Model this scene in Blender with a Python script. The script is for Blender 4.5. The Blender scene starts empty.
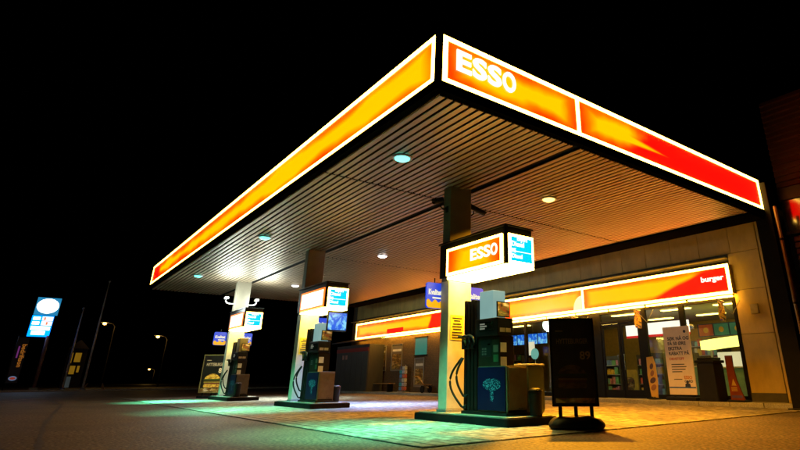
import bpy, bmesh, math, random
from mathutils import Vector, Matrix
random.seed(7)
R = math.radians
scene = bpy.context.scene
C = scene.collection

# ------------------------------------------------------------------ camera
yaw, pitch, roll, CAMH = R(50.353), R(21.647), R(-.305), .735
f0 = Vector((-math.sin(yaw)*math.cos(pitch), math.cos(yaw)*math.cos(pitch), math.sin(pitch)))
r0 = Vector((math.cos(yaw), math.sin(yaw), 0)); u0 = r0.cross(f0)
rr = r0*math.cos(roll)+u0*math.sin(roll); uu = -r0*math.sin(roll)+u0*math.cos(roll)
cam = bpy.data.cameras.new('camera'); co = bpy.data.objects.new('camera', cam); C.objects.link(co)
M = Matrix((rr, uu, -f0)).transposed().to_4x4(); M.translation = Vector((0, 0, CAMH)); co.matrix_world = M
cam.sensor_width = 36; cam.lens = 530.084*36/800
cam.shift_x = -(487.011-400)/800; cam.shift_y = -(225-168.391)/800
cam.clip_start = .05; cam.clip_end = 3000
scene.camera = co

# ------------------------------------------------------------------ world: night sky
w = bpy.data.worlds.new('World'); scene.world = w; w.use_nodes = True
nt = w.node_tree; bg = nt.nodes['Background']
sky = nt.nodes.new('ShaderNodeTexSky'); sky.sky_type = 'NISHITA'; sky.sun_disc = False
sky.sun_elevation = R(-9); sky.sun_rotation = R(150)
nt.links.new(sky.outputs[0], bg.inputs[0]); bg.inputs[1].default_value = .05
scene.view_settings.view_transform = 'Standard'; scene.view_settings.look = 'None'
scene.view_settings.exposure = 0.0; scene.view_settings.gamma = 1.0
scene.view_settings.use_curve_mapping = False
scene.render.engine = 'CYCLES'
scene.cycles.use_denoising = True
scene.cycles.max_bounces = 7; scene.cycles.diffuse_bounces = 3; scene.cycles.glossy_bounces = 4
scene.cycles.transparent_max_bounces = 8
scene.cycles.sample_clamp_indirect = 6.0

# ------------------------------------------------------------------ materials
MATS = {}
def nodes(name):
    m = bpy.data.materials.new(name); m.use_nodes = True
    return m, m.node_tree, m.node_tree.nodes, m.node_tree.links
def rgba(c): return (c[0], c[1], c[2], 1)
def mat(name, col, rough=.5, metal=0., var=.25, scale=6., bump=0., bscale=60., spec=.5, aniso=None, spot=0., world=False, stain=0.):
    """painted / metal / plastic surface with grime noise in colour, roughness and fine relief"""
    if name in MATS: return MATS[name]
    m, t, N, L = nodes(name); p = N['Principled BSDF']
    tc = N.new('ShaderNodeTexCoord'); n1 = N.new('ShaderNodeTexNoise'); n1.inputs['Scale'].default_value = scale
    n1.inputs['Detail'].default_value = 6; n1.inputs['Roughness'].default_value = .65
    mp = N.new('ShaderNodeMapping')
    if aniso: mp.inputs['Scale'].default_value = aniso
    if world:
        gp = N.new('ShaderNodeNewGeometry'); L.new(gp.outputs['Position'], mp.inputs[0])
    else: L.new(tc.outputs['Object'], mp.inputs[0])
    L.new(mp.outputs[0], n1.inputs[0])
    rp = N.new('ShaderNodeValToRGB'); rp.color_ramp.elements[0].position = .3; rp.color_ramp.elements[1].position = .72
    lo = tuple(max(0, x*(1-var)) for x in col); hi = tuple(min(1, x*(1+var*.7)) for x in col)
    rp.color_ramp.elements[0].color = rgba(lo); rp.color_ramp.elements[1].color = rgba(hi)
    L.new(n1.outputs[0], rp.inputs[0])
    if spot:
        v = N.new('ShaderNodeTexNoise'); v.inputs['Scale'].default_value = bscale; v.inputs['Detail'].default_value = 2
        L.new(mp.outputs[0], v.inputs[0])
        r2 = N.new('ShaderNodeValToRGB'); r2.color_ramp.elements[0].position = .4; r2.color_ramp.elements[1].position = .66
        r2.color_ramp.elements[0].color = (1-spot,)*3+(1,); r2.color_ramp.elements[1].color = (1+spot,)*3+(1,)
        L.new(v.outputs[0], r2.inputs[0])
        mx = N.new('ShaderNodeMix'); mx.data_type = 'RGBA'; mx.blend_type = 'MULTIPLY'; mx.inputs[0].default_value = 1
        L.new(rp.outputs[0], mx.inputs[6]); L.new(r2.outputs[0], mx.inputs[7]); L.new(mx.outputs[2], p.inputs['Base Color'])
        if stain:   # oil drips and tyre scuffs: irregular dark patches with their own shape
            s1 = N.new('ShaderNodeTexNoise'); s1.inputs['Scale'].default_value = .55; s1.inputs['Detail'].default_value = 7; s1.inputs['Roughness'].default_value = .72; s1.inputs['Distortion'].default_value = .6
            L.new(mp.outputs[0], s1.inputs[0])
            r3 = N.new('ShaderNodeValToRGB'); r3.color_ramp.elements[0].position = .40; r3.color_ramp.elements[1].position = .56
            r3.color_ramp.elements[0].color = (1-stain,)*3+(1,); r3.color_ramp.elements[1].color = (1, 1, 1, 1); L.new(s1.outputs[0], r3.inputs[0])
            m3 = N.new('ShaderNodeMix'); m3.data_type = 'RGBA'; m3.blend_type = 'MULTIPLY'; m3.inputs[0].default_value = 1
            L.new(mx.outputs[2], m3.inputs[6]); L.new(r3.outputs[0], m3.inputs[7]); L.new(m3.outputs[2], p.inputs['Base Color'])
    else: L.new(rp.outputs[0], p.inputs['Base Color'])
    mr = N.new('ShaderNodeMapRange'); mr.inputs[3].default_value = max(.03, rough-.12); mr.inputs[4].default_value = min(1, rough+.15)
    L.new(n1.outputs[0], mr.inputs[0]); L.new(mr.outputs[0], p.inputs['Roughness'])
    p.inputs['Metallic'].default_value = metal; p.inputs['Specular IOR Level'].default_value = spec
    if bump:
        n2 = N.new('ShaderNodeTexNoise'); n2.inputs['Scale'].default_value = bscale; n2.inputs['Detail'].default_value = 5
        L.new(mp.outputs[0], n2.inputs[0]); b = N.new('ShaderNodeBump'); b.inputs['Strength'].default_value = bump
        b.inputs['Distance'].default_value = .01
        L.new(n2.outputs[0], b.inputs['Height']); L.new(b.outputs[0], p.inputs['Normal'])
    MATS[name] = m; return m
def emis(name, col, s):
    if name in MATS: return MATS[name]
    m, t, N, L = nodes(name); p = N['Principled BSDF']
    p.inputs['Base Color'].default_value = (.025, .025, .025, 1); p.inputs['Roughness'].default_value = .35; p.inputs['Specular IOR Level'].default_value = .15
    p.inputs['Emission Strength'].default_value = s
    # tubes behind the acrylic: slightly uneven brightness
    tc = N.new('ShaderNodeTexCoord'); n = N.new('ShaderNodeTexNoise'); n.inputs['Scale'].default_value = 1.7
    L.new(tc.outputs['Object'], n.inputs[0])
    mr = N.new('ShaderNodeMapRange'); mr.inputs[3].default_value = .8; mr.inputs[4].default_value = 1.2
    L.new(n.outputs[0], mr.inputs[0])
    mx = N.new('ShaderNodeVectorMath'); mx.operation = 'SCALE'; mx.inputs[0].default_value = col
    L.new(mr.outputs[0], mx.inputs['Scale']); L.new(mx.outputs[0], p.inputs['Emission Color'])
    MATS[name] = m; return m
YEL = (4., .64, .0); ORG = (3.6, .22, .0); RED = (8., .004, .002)
def glow_panel(name, axis, L_, H_, red_from=None, red_to=None, red_left=None, s=1., tongue=0., diag=0., rough_u=.5, tilt=0., amp=.9, hot=1., shift=0.):
    """backlit printed acrylic: yellow core, orange rim, printed red field"""
    m, t, N, K = nodes(name); p = N['Principled BSDF']
    p.inputs['Base Color'].default_value = (.25, .08, .01, 1); p.inputs['Roughness'].default_value = .25
    tc = N.new('ShaderNodeTexCoord'); sp = N.new('ShaderNodeSeparateXYZ'); K.new(tc.outputs['Object'], sp.inputs[0])
    U = sp.outputs[0 if axis == 'x' else 1]; V = sp.outputs[2]
    def math_(op, a, b=None, clamp=False):
        q = N.new('ShaderNodeMath'); q.operation = op; q.use_clamp = clamp
        for i, x in enumerate((a, b)):
            if x is None: continue
            if isinstance(x, (int, float)): q.inputs[i].default_value = x
            else: K.new(x, q.inputs[i])
        return q.outputs[0]
    nz = N.new('ShaderNodeTexNoise'); nz.inputs['Scale'].default_value = rough_u; nz.inputs['Detail'].default_value = 3
    K.new(tc.outputs['Object'], nz.inputs[0]); nn = math_('SUBTRACT', nz.outputs[0], .5)
    # rim distance
    eu = math_('SUBTRACT', L_/2, math_('ABSOLUTE', U)); ev = math_('SUBTRACT', H_/2, math_('ABSOLUTE', V))
    e = math_('ADD', math_('MULTIPLY', math_('MINIMUM', math_('MULTIPLY', eu, .45), ev), 3.6/H_*.62), math_('MULTIPLY', nn, amp))
    if shift: e = math_('ADD', e, shift)
    if tilt: e = math_('ADD', e, math_('MULTIPLY', U, tilt/L_))
    rp = N.new('ShaderNodeValToRGB'); cr = rp.color_ramp
    cr.elements[0].position = .0; cr.elements[0].color = rgba((1.5, .05, 0))
    cr.elements[1].position = .70; cr.elements[1].color = rgba((YEL[0]*hot, YEL[1], 0))
    q = cr.elements.new(.32); q.color = rgba((ORG[0]*hot, ORG[1], 0))
    K.new(e, rp.inputs[0]); col = rp.outputs[0]
    def red(mask, c):
        mx = N.new('ShaderNodeMix'); mx.data_type = 'RGBA'; K.new(mask, mx.inputs[0]); K.new(c, mx.inputs[6])
        mx.inputs[7].default_value = rgba(RED); return mx.outputs[2]
    def smooth(x, a, b):
        mr = N.new('ShaderNodeMapRange'); mr.interpolation_type = 'SMOOTHSTEP'
        mr.inputs[1].default_value = a; mr.inputs[2].default_value = b; K.new(x, mr.inputs[0]); return mr.outputs[0]
    wob = math_('ADD', math_('MULTIPLY', nn, .8), math_('MULTIPLY', math_('SINE', math_('MULTIPLY', V, 5.)), .12))
    if red_from is not None:
        x = math_('SUBTRACT', math_('ADD', U, math_('MULTIPLY', V, diag)), wob)
        if tongue:   # a thin yellow tongue runs on into the red field below mid height
            g = math_('ABSOLUTE', math_('ADD', math_('ADD', V, .02), math_('MULTIPLY', math_('SUBTRACT', U, red_from), .03)))
            g = math_('SUBTRACT', 1., math_('DIVIDE', g, .085), clamp=True)
            x = math_('SUBTRACT', x, math_('MULTIPLY', g, tongue))
        col = red(smooth(x, red_from, red_to), col)
    if red_left is not None:
        col = red(smooth(math_('ADD', U, wob), red_left, red_left-.9), col)
    K.new(col, p.inputs['Emission Color']); p.inputs['Emission Strength'].default_value = s
    MATS[name] = m; return m
def glass(name, tint=(.9, .95, .92), r=.03, refl=1.):
    if name in MATS: return MATS[name]
    m, t, N, L = nodes(name); N.remove(N['Principled BSDF'])
    a = N.new('ShaderNodeBsdfTransparent'); a.inputs[0].default_value = rgba(tint)
    g = N.new('ShaderNodeBsdfGlossy'); g.inputs['Roughness'].default_value = r
    n = N.new('ShaderNodeTexNoise'); n.inputs['Scale'].default_value = 2.
    fr = N.new('ShaderNodeLayerWeight'); fr.inputs[0].default_value = .5
    pw = N.new('ShaderNodeMath'); pw.operation = 'POWER'; pw.inputs[1].default_value = 5.; L.new(fr.outputs['Facing'], pw.inputs[0])
    mu = N.new('ShaderNodeMath'); mu.operation = 'MULTIPLY_ADD'; mu.inputs[1].default_value = .94*refl; mu.inputs[2].default_value = .05; L.new(pw.outputs[0], mu.inputs[0])
    mx = N.new('ShaderNodeMixShader'); L.new(mu.outputs[0], mx.inputs[0]); L.new(a.outputs[0], mx.inputs[1]); L.new(g.outputs[0], mx.inputs[2])
    L.new(mx.outputs[0], N['Material Output'].inputs[0]); MATS[name] = m; return m

black = mat('black_paint', (.005, .005, .005), .45, var=.4, spec=.15)
blackmetal = mat('black_steel', (.005, .005, .005), .42, .0, var=.4, spec=.2)
matte = mat('matte_black', (.004, .004, .004), .9, var=.3, spec=.0)
darkplastic = mat('dark_plastic', (.008, .008, .009), .5, var=.4, bump=.2, spec=.2)
rubber = mat('rubber', (.006, .006, .006), .6, var=.3, spec=.2)
white_paint = mat('white_paint', (.72, .71, .68), .4, var=.12, scale=4)
alu = mat('brushed_aluminium', (.6, .6, .6), .32, .9, var=.15, scale=3, aniso=(1, 1, 40))
grey_metal = mat('grey_metal', (.32, .32, .33), .4, .6, var=.2)
cream = mat('cream_cabinet', (.12, .09, .05), .45, var=.3, scale=5, spec=.2)
soffit_m = mat('soffit_board_metal', (.29, .215, .145), .45, .68, var=.16, scale=.8, aniso=(.5, 1.5, 1), world=True)
deck_m = mat('canopy_deck', (.006, .006, .006), .9, spec=.1)
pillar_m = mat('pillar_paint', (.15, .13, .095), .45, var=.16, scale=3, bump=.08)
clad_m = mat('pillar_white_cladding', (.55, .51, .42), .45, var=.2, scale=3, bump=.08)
panel_m = mat('wall_panel', (.58, .41, .13), .55, var=.24, scale=1.3, bump=.15, bscale=30, aniso=(1.6, 1, .7), world=True)
plinth_m = mat('plinth_stone', (.07, .06, .05), .7, var=.3, bump=.4, bscale=40)
concrete = mat('concrete', (.30, .29, .27), .7, var=.3, scale=2.2, bump=.4, bscale=70, spot=.25)
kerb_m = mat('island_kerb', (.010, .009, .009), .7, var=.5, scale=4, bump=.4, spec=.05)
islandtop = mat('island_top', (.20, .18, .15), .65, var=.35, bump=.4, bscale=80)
paver = mat('paver', (.25, .225, .18), .58, var=.5, scale=2.3, bump=.7, bscale=7, spot=.5, world=True, stain=.5)
sand = mat('joint_sand', (.07, .06, .045), .9, bump=.4)
asphalt = mat('asphalt', (.105, .082, .053), .62, var=.4, scale=.45, bump=1., bscale=22, spot=.9, world=True, stain=.45)
tar = mat('tar', (.012, .011, .01), .55)
blue_p = mat('blue_panel', (.008, .012, .07), .35, var=.3)
frame_m = mat('window_frame', (.007, .006, .006), .5, .0, var=.3, spec=.12)
chrome = mat('chrome', (.7, .7, .7), .15, 1., var=.1)
yellow_n = mat('yellow_notice', (.75, .56, .03), .5, var=.12)
ink = mat('ink', (.015, .015, .02), .5)
ink_blue = mat('ink_blue', (.02, .03, .12), .5)
cladding_m = mat('wing_cladding', (.055, .022, .018), .4, .3, var=.3, scale=1.5, aniso=(.3, 1, 4))
W_BORDER = emis('white_acrylic_border', (1., .56, .075), 19.)
W_LET = emis('white_acrylic_letter', (1., .88, .7), 1.7)
W_UNDER = emis('sign_light_panel', (1., .78, .16), 22.)
W_TUBE = emis('fluorescent_tube', (1., .46, .035), 52.)
CYAN = emis('cyan_acrylic', (.0, .62, .82), 1.2)
pane_m = glass('pane_glass')

# ------------------------------------------------------------------ mesh helpers
def mesh_obj(name, verts, faces, m, parent=None, loc=None, smooth=False):
    me = bpy.data.meshes.new(name); me.from_pydata([tuple(v) for v in verts], [], faces); me.update()
    return link(name, me, m, parent, loc, smooth)
def link(name, me, m, parent=None, loc=None, smooth=False):
    if m is not None:
        me.materials.clear(); me.materials.append(m)
    if smooth:
        for p in me.polygons: p.use_smooth = True
    o = bpy.data.objects.new(name, me); C.objects.link(o)
    if parent is not None: o.parent = parent
    if loc is not None: o.location = loc
    return o
def from_bm(name, bm, m, parent=None, loc=None, smooth=False):
    bmesh.ops.recalc_face_normals(bm, faces=bm.faces)
    me = bpy.data.meshes.new(name); bm.to_mesh(me); bm.free()
    return link(name, me, m, parent, loc, smooth)
def bm_box(bm, lo, hi, bevel=0., seg=2):
    c = [(a+b)/2 for a, b in zip(lo, hi)]; s = [max(abs(b-a), 1e-4) for a, b in zip(lo, hi)]
    g = bmesh.ops.create_cube(bm, size=1, matrix=Matrix.Translation(c) @ Matrix.Diagonal((*s, 1)))
    if bevel:
        ed = {e for v in g['verts'] for e in v.link_edges}
        bmesh.ops.bevel(bm, geom=list(ed), offset=bevel, segments=seg, affect='EDGES', profile=.6)
def box(name, lo, hi, m, parent=None, bevel=0., loc=None, seg=2):
    bm = bmesh.new(); bm_box(bm, lo, hi, bevel, seg); return from_bm(name, bm, m, parent, loc)
def bm_tube(bm, pts, r, n=10, caps=True):
    pts = [Vector(p) for p in pts]; rings = []
    rs = r if isinstance(r, (list, tuple)) else [r]*len(pts)
    up = Vector((0, 0, 1))
    for i, p in enumerate(pts):
        d = (pts[min(i+1, len(pts)-1)]-pts[max(i-1, 0)]).normalized()
        a = d.cross(up)
        if a.length < 1e-3: a = d.cross(Vector((1, 0, 0)))
        a.normalize(); b = d.cross(a)
        rings.append([bm.verts.new(p+(a*math.cos(k*2*math.pi/n)+b*math.sin(k*2*math.pi/n))*rs[i]) for k in range(n)])
    for i in range(len(rings)-1):
        for k in range(n): bm.faces.new((rings[i][k], rings[i][(k+1) % n], rings[i+1][(k+1) % n], rings[i+1][k]))
    if caps:
        bm.faces.new(rings[0][::-1]); bm.faces.new(rings[-1])
def tube(name, pts, r, m, parent=None, n=10, loc=None):
    bm = bmesh.new(); bm_tube(bm, pts, r, n); o = from_bm(name, bm, m, parent, loc)
    for p in o.data.polygons: p.use_smooth = len(p.vertices) == 4
    return o
def lathe(name, prof, m, parent=None, n=24, loc=None, smooth=True):
    bm = bmesh.new(); rings = []
    for r_, z in prof: rings.append([bm.verts.new((r_*math.cos(k*2*math.pi/n), r_*math.sin(k*2*math.pi/n), z)) for k in range(n)])
    for i in range(len(rings)-1):
        for k in range(n): bm.faces.new((rings[i][k], rings[i][(k+1) % n], rings[i+1][(k+1) % n], rings[i+1][k]))
    bm.faces.new(rings[0][::-1]); bm.faces.new(rings[-1])
    o = from_bm(name, bm, m, parent, loc)
    for p in o.data.polygons: p.use_smooth = smooth and len(p.vertices) == 4
    return o
def prism(name, poly, axis, a, b, m, parent=None, bevel=0., loc=None):
    """poly of 2-D points extruded along axis x|y|z from a to b"""
    def P(u, v, t): return {'x': (t, u, v), 'y': (u, t, v), 'z': (u, v, t)}[axis]
    bm = bmesh.new(); A = [bm.verts.new(P(u, v, a)) for u, v in poly]; B = [bm.verts.new(P(u, v, b)) for u, v in poly]
    n = len(poly)
    bm.faces.new(A); bm.faces.new(B[::-1])
    for i in range(n): bm.faces.new((A[i], A[(i+1) % n], B[(i+1) % n], B[i]))
    if bevel: bmesh.ops.bevel(bm, geom=list(bm.edges), offset=bevel, segments=2, affect='EDGES')
    return from_bm(name, bm, m, parent, loc)
def rrect(u0, u1, v0, v1, r, n=5):
    P = []
    for cx, cy, a0 in ((u1-r, v1-r, 0), (u0+r, v1-r, 90), (u0+r, v0+r, 180), (u1-r, v0+r, 270)):
        for k in range(n+1):
            a = R(a0+90*k/n); P.append((cx+r*math.cos(a), cy+r*math.sin(a)))
    return P
AX = {'-y': (Vector((1, 0, 0)), Vector((0, 0, 1)), Vector((0, -1, 0))),
      '+x': (Vector((0, 1, 0)), Vector((0, 0, 1)), Vector((1, 0, 0)))}
def text(name, body, at, face, size, m, parent, bold=0., depth=.004, width=None, align='LEFT', spacing=1., rot=None):
    """lettering as thin raised geometry on a face; at = lower left corner"""
    cu = bpy.data.curves.new('t', 'FONT'); cu.body = body; cu.size = size; cu.offset = bold*size; cu.extrude = depth/2
    cu.resolution_u = 4; cu.space_character = spacing; cu.align_x = align
    tmp = bpy.data.objects.new('t', cu); C.objects.link(tmp)
    dg = bpy.context.evaluated_depsgraph_get(); me = bpy.data.meshes.new_from_object(tmp.evaluated_get(dg))
    bpy.data.objects.remove(tmp); bpy.data.curves.remove(cu)
    r_, u_, n_ = AX[face] if isinstance(face, str) else face
    xs = [v.co.x for v in me.vertices]
    if not xs: return None
    k = 1.
    if width: k = width/max(1e-6, max(xs)-min(xs))
    x0 = min(xs) if align == 'LEFT' else 0
    for v in me.vertices:
        x, y, z = (v.co.x-x0)*k, v.co.y, v.co.z
        if rot == 90: x, y = -y, x
        if rot == -90: x, y = y, -x
        q = Vector(at)+r_*x+u_*y+n_*(z+depth/2); v.co = q
    me.name = name
    return link(name, me, m, parent)
def thing(name, label, cat, loc=(0, 0, 0), rotz=0., group=None):
    o = bpy.data.objects.new(name, None); C.objects.link(o); o.location = loc; o.rotation_euler = (0, 0, rotz)
    o.empty_display_size = .2
    return tag(o, label, cat, group)
def tag(o, label, cat, group=None):
    o['label'] = label; o['category'] = cat
    if group: o['group'] = group
    return o
def struct(o, kind='structure'): o['kind'] = kind; return o
def dup(root, loc, label):
    def cp(o, par):
        c = o.copy(); C.objects.link(c); c.parent = par
        if par is not None: c.matrix_parent_inverse = o.matrix_parent_inverse.copy()
        for ch in [x for x in KIDS(o)]: cp(ch, c)
        return c
    r = cp(root, None); r.location = loc; r['label'] = label; return r
def KIDS(o): return [x for x in list(C.objects) if x.parent is o]

# ------------------------------------------------------------------ ground, paving, walkway
S = 900.
bm = bmesh.new()
xs = [-S, -80, -45, -25, -12, -4, 4, 40, S]; ys = [-S, -40, -8, 0, 4, 9, 16, 40, S]
g = [[bm.verts.new((x, y, 0)) for y in ys] for x in xs]
for i in range(len(xs)-1):
    for j in range(len(ys)-1): bm.faces.new((g[i][j], g[i+1][j], g[i+1][j+1], g[i][j+1]))
ground = struct(from_bm('ground', bm, asphalt))
def ribbon(name, pts, wd, z, m, parent):
    V = []; F = []
    for i, p in enumerate(pts):
        d = Vector(pts[min(i+1, len(pts)-1)])-Vector(pts[max(i-1, 0)]); n_ = Vector((-d.y, d.x)).normalized()*wd*random.uniform(.6, 1.25)/2
        V += [(p[0]+n_.x, p[1]+n_.y, z), (p[0]-n_.x, p[1]-n_.y, z)]
        if i: F.append((2*i-2, 2*i-1, 2*i+1, 2*i))
    return mesh_obj(name, V, F, m, parent)
def wiggle(a, b, n, amp):
    return [Vector((a[0]+(b[0]-a[0])*i/n+random.uniform(-amp, amp), a[1]+(b[1]-a[1])*i/n+random.uniform(-amp, amp))) for i in range(n+1)]
ribbon('tar_seam', wiggle((-6.5, .28), (-13.2, .58), 18, .018)+wiggle((-14, .62), (-22, 1.22), 16, .05)+wiggle((-24, 1.3), (-31, 1.3), 8, .06), .075, .004, tar, ground)
ribbon('tar_seam', wiggle((-7.2, 1.0), (-12.5, 2.2), 18, .03), .03, .004, tar, ground)
ribbon('painted_edge_line', [Vector((-29, -.35)), Vector((-34.3, 1.25))], .10, .004, mat('worn_road_paint', (.42, .40, .34), .7, var=.5, scale=14), ground)
PX0, PX1, PY0, PY1 = -29.5, -5.7, 3.75, 14.82
paving = struct(box('forecourt_paving', (PX0, PY0, .004), (PX1, PY1, .010), sand))
SL, SW, GAP = .40, .20, .012
def slab_bm(bm, x0, x1, y0, y1, z0, z1):
    c = .008
    v = [bm.verts.new(p) for p in ((x0, y0, z0), (x1, y0, z0), (x1, y1, z0), (x0, y1, z0), (x0, y0, z1-c), (x1, y0, z1-c), (x1, y1, z1-c), (x0, y1, z1-c),
         (x0+c, y0+c, z1), (x1-c, y0+c, z1), (x1-c, y1-c, z1), (x0+c, y1-c, z1))]
    for i in range(4):
        j = (i+1) % 4
        bm.faces.new((v[i], v[j], v[4+j], v[4+i])); bm.faces.new((v[4+i], v[4+j], v[8+j], v[8+i]))
    bm.faces.new(v[8:12])
slabs = []
nr = int((PY1-PY0)/SW)
for r_ in range(nr):
    y = PY0+r_*SW; off = (r_ % 2)*SL/2; x = PX0-off
    while x < PX1-.02:
        a, b = max(x, PX0), min(x+SL, PX1)
        if b-a > .08: slabs.append((a, b, y, y+SW))
        x += SL
slabs.sort(key=lambda s: (s[0]+s[1])**2/4+(s[2]+s[3])**2/4)
bm = bmesh.new(); slab_bm(bm, -SL/2+GAP/2, SL/2-GAP/2, -SW/2+GAP/2, SW/2-GAP/2, -.014, .014)
me_sl = bpy.data.meshes.new('paver'); bm.to_mesh(me_sl); bm.free(); me_sl.materials.append(paver)
rest = bmesh.new(); cnt = 0
for (a, b, c_, d_) in slabs:
    if b-a > SL-.01 and cnt < 300:
        o = bpy.data.objects.new('paving_stone', me_sl); C.objects.link(o); o.parent = paving
        o.location = ((a+b)/2, (c_+d_)/2, .004+random.uniform(-.003, .002)); o.rotation_euler = (random.uniform(-.006, .006), random.uniform(-.004, .004), random.uniform(-.004, .004)); cnt += 1
    else:
        dz = random.uniform(-.003, .002); slab_bm(rest, a+GAP/2, b-GAP/2, c_+GAP/2, d_-GAP/2, .004, .018+dz)
o = from_bm('paving_stones', rest, paver, paving); o['kind'] = 'stuff'
# raised walkway before the shop
walk = struct(box('shop_walkway', (-33, 14.95, 0), (-6.0, 16.05, .10), concrete, bevel=.02))
for i in range(30):
    x = -33+i*.9
    box('kerb_stone', (x+.006, 14.82, 0), (x+.894, 14.946, .12), concrete, walk, bevel=.015)
# far kerb along the road on the left
fk = struct(box('road_kerb', (-54, -30, 0), (-53.6, 30, .13), mat('far_kerb', (.35, .33, .28), .7), bevel=.03))

# ------------------------------------------------------------------ canopy
CX0, CX1, CY0, CY1, ZS = -29.1, -5.72, 3.80, 14.25, 4.65
cr_ = Vector((-17.4, 9., 0))
can = thing('canopy', 'large flat filling station canopy with backlit yellow and red fascia on three pillars', 'canopy', tuple(cr_))
def cb(name, lo, hi, m, bevel=0., parent=None):
    return box(name, Vector(lo)-cr_, Vector(hi)-cr_, m, parent or can, bevel)
cb('roof_deck', (CX0+.1, CY0+.1, ZS+.06), (CX1-.1, CY1, 5.60), deck_m)
# lower dark trim (drip edge) below the lit fascia
cb('trim', (CX0, CY0-.035, 4.70), (CX1+.035, CY0+.08, 4.863), matte, .006)
cb('trim', (CX1-.08, CY0+.083, 4.69), (CX1+.035, CY1, 4.863), matte, .006)
cb('trim', (CX0, CY0+.163, 4.655), (CX0+.14, CY1, 5.65), matte, .006)
cb('corner_post', (CX1-.062, CY0-.03, 4.864), (CX1+.03, CY0+.062, 5.70), matte, .006)
cb('top_capping', (CX0, CY0, 5.703), (CX1, CY0+.2, 5.73), black, .005)
cb('top_capping', (CX1-.2, CY0+.203, 5.703), (CX1, CY1, 5.73), black, .005)
cb('rear_beam', (CX0, 13.45, 4.60), (CX1-.003, CY1-.003, 4.70), matte, .01)
cb('rear_beam', (CX0+.2, 13.6, 4.703), (CX1-.2, CY1-.01, 5.5), matte, .01)
# soffit boards, each a shallow folded metal strip
PITCH, BW = .15, .104
bays = [(-29.0, -17.50), (-17.44, -9.86), (-9.80, -5.78)]
bm_meshes = []
for (a, b) in bays:
    h = (b-a)/2; V = []; F = []
    prof = [(-BW/2+.008, .03), (-BW/2, .004), (-BW/2+.008, 0), (0, -.002), (BW/2-.008, 0), (BW/2, .004), (BW/2-.008, .03)]
    for sx in (-h, h): V += [(sx, y, z) for y, z in prof]
    n = len(prof)
    F += [(i, i+1, n+i+1, n+i) for i in range(n-1)]
    me = bpy.data.meshes.new('soffit_board'); me.from_pydata(V, [], F); me.materials.append(soffit_m); bm_meshes.append(me)
y = CY0+.13
while y < 13.42:
    if not (6.83 < y < 6.98):
        for (a, b), me in zip(bays, bm_meshes):
            o = bpy.data.objects.new('soffit_board', me); C.objects.link(o); o.parent = can
            o.location = Vector(((a+b)/2, y, ZS+random.uniform(0, .004)))-cr_; o.rotation_euler = (random.uniform(-.012, .012), 0, 0)
    y += PITCH
# fascia: front (faces -y) and side (faces +x)
ZT, ZB, BRD = 5.685, 4.865, .072
def fascia(face, a, b, fixed, splits, mats):
    """light box with white glowing borders around each printed panel"""
    ax = 'x' if face == '-y' else 'y'
    def bx(name, u0, u1, z0, z1, d0, d1, m):
        if ax == 'x': return cb(name, (u0, fixed-d1, z0), (u1, fixed-d0, z1), m)
        return cb(name, (fixed+d0, u0, z0), (fixed+d1, u1, z1), m)
    bx('border_strip', a, b, ZT-BRD, ZT, -.08, .03, W_BORDER); bx('border_strip', a, b, ZB, ZB+BRD, -.08, .03, W_BORDER)
    edges = [a]+splits+[b]
    for i, e in enumerate(edges):
        w_ = BRD*1.2; u0 = e if i == 0 else (e-w_ if i == len(edges)-1 else e-w_/2)
        bx('border_strip', u0, u0+w_, ZB+BRD+.001, ZT-BRD-.001, -.08, .029, W_BORDER)
    for i in range(len(edges)-1):
        u0, u1 = edges[i]+BRD*(1.2 if i == 0 else .6)+.002, edges[i+1]-BRD*(1.2 if i == len(edges)-2 else .6)-.002
        L_, H_ = u1-u0, ZT-ZB-2*BRD
        cx, cz = (u0+u1)/2, (ZT+ZB)/2
        m = mats[i](ax, L_, H_)
        ctr = Vector((cx, fixed-.0, cz)) if ax == 'x' else Vector((fixed, cx, cz))
        lo = (-L_/2, -.018, -H_/2) if ax == 'x' else (-.018, -L_/2, -H_/2); hi = (L_/2, .05, H_/2) if ax == 'x' else (.018, L_/2, H_/2)
        box('fascia_panel', lo, hi, m, can, 0, ctr-cr_)
fascia('-y', CX0+.05, CX1-.065, CY0, [], [lambda ax, l, h: glow_panel('fascia_front_print', ax, l, h, red_left=-l/2+2.2, s=1., rough_u=.3, tilt=.6, amp=2.2, shift=-.12)])
fascia('+x', CY0+.065, CY1-.02, CX1, [6.93], [lambda ax, l, h: glow_panel('fascia_side_print', ax, l, h, s=1., amp=1.5, rough_u=.8),
       lambda ax, l, h: glow_panel('fascia_side_red_print', ax, l, h, red_from=-l/2+1.3, red_to=-l/2+2.1, tongue=.9, diag=-.5, amp=1.6, rough_u=.8, s=1.)])
for i, ch in enumerate('ESSO'):
    o = text('letter', ch, Vector((CX1+.02, 4.12+i*.315, 5.17))-cr_, '+x', .50, W_LET, can, bold=.032, depth=.02, width=.29)
# pillars
PXS = [-8.90, -16.71, -24.32]; PY = 6.35
for px in PXS:
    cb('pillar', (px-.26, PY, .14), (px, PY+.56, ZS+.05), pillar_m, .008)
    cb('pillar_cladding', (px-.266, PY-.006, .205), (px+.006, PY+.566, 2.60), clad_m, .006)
    cb('pillar_foot', (px-.29, PY-.03, .13), (px+.03, PY+.59, .20), grey_metal, .01)
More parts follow.
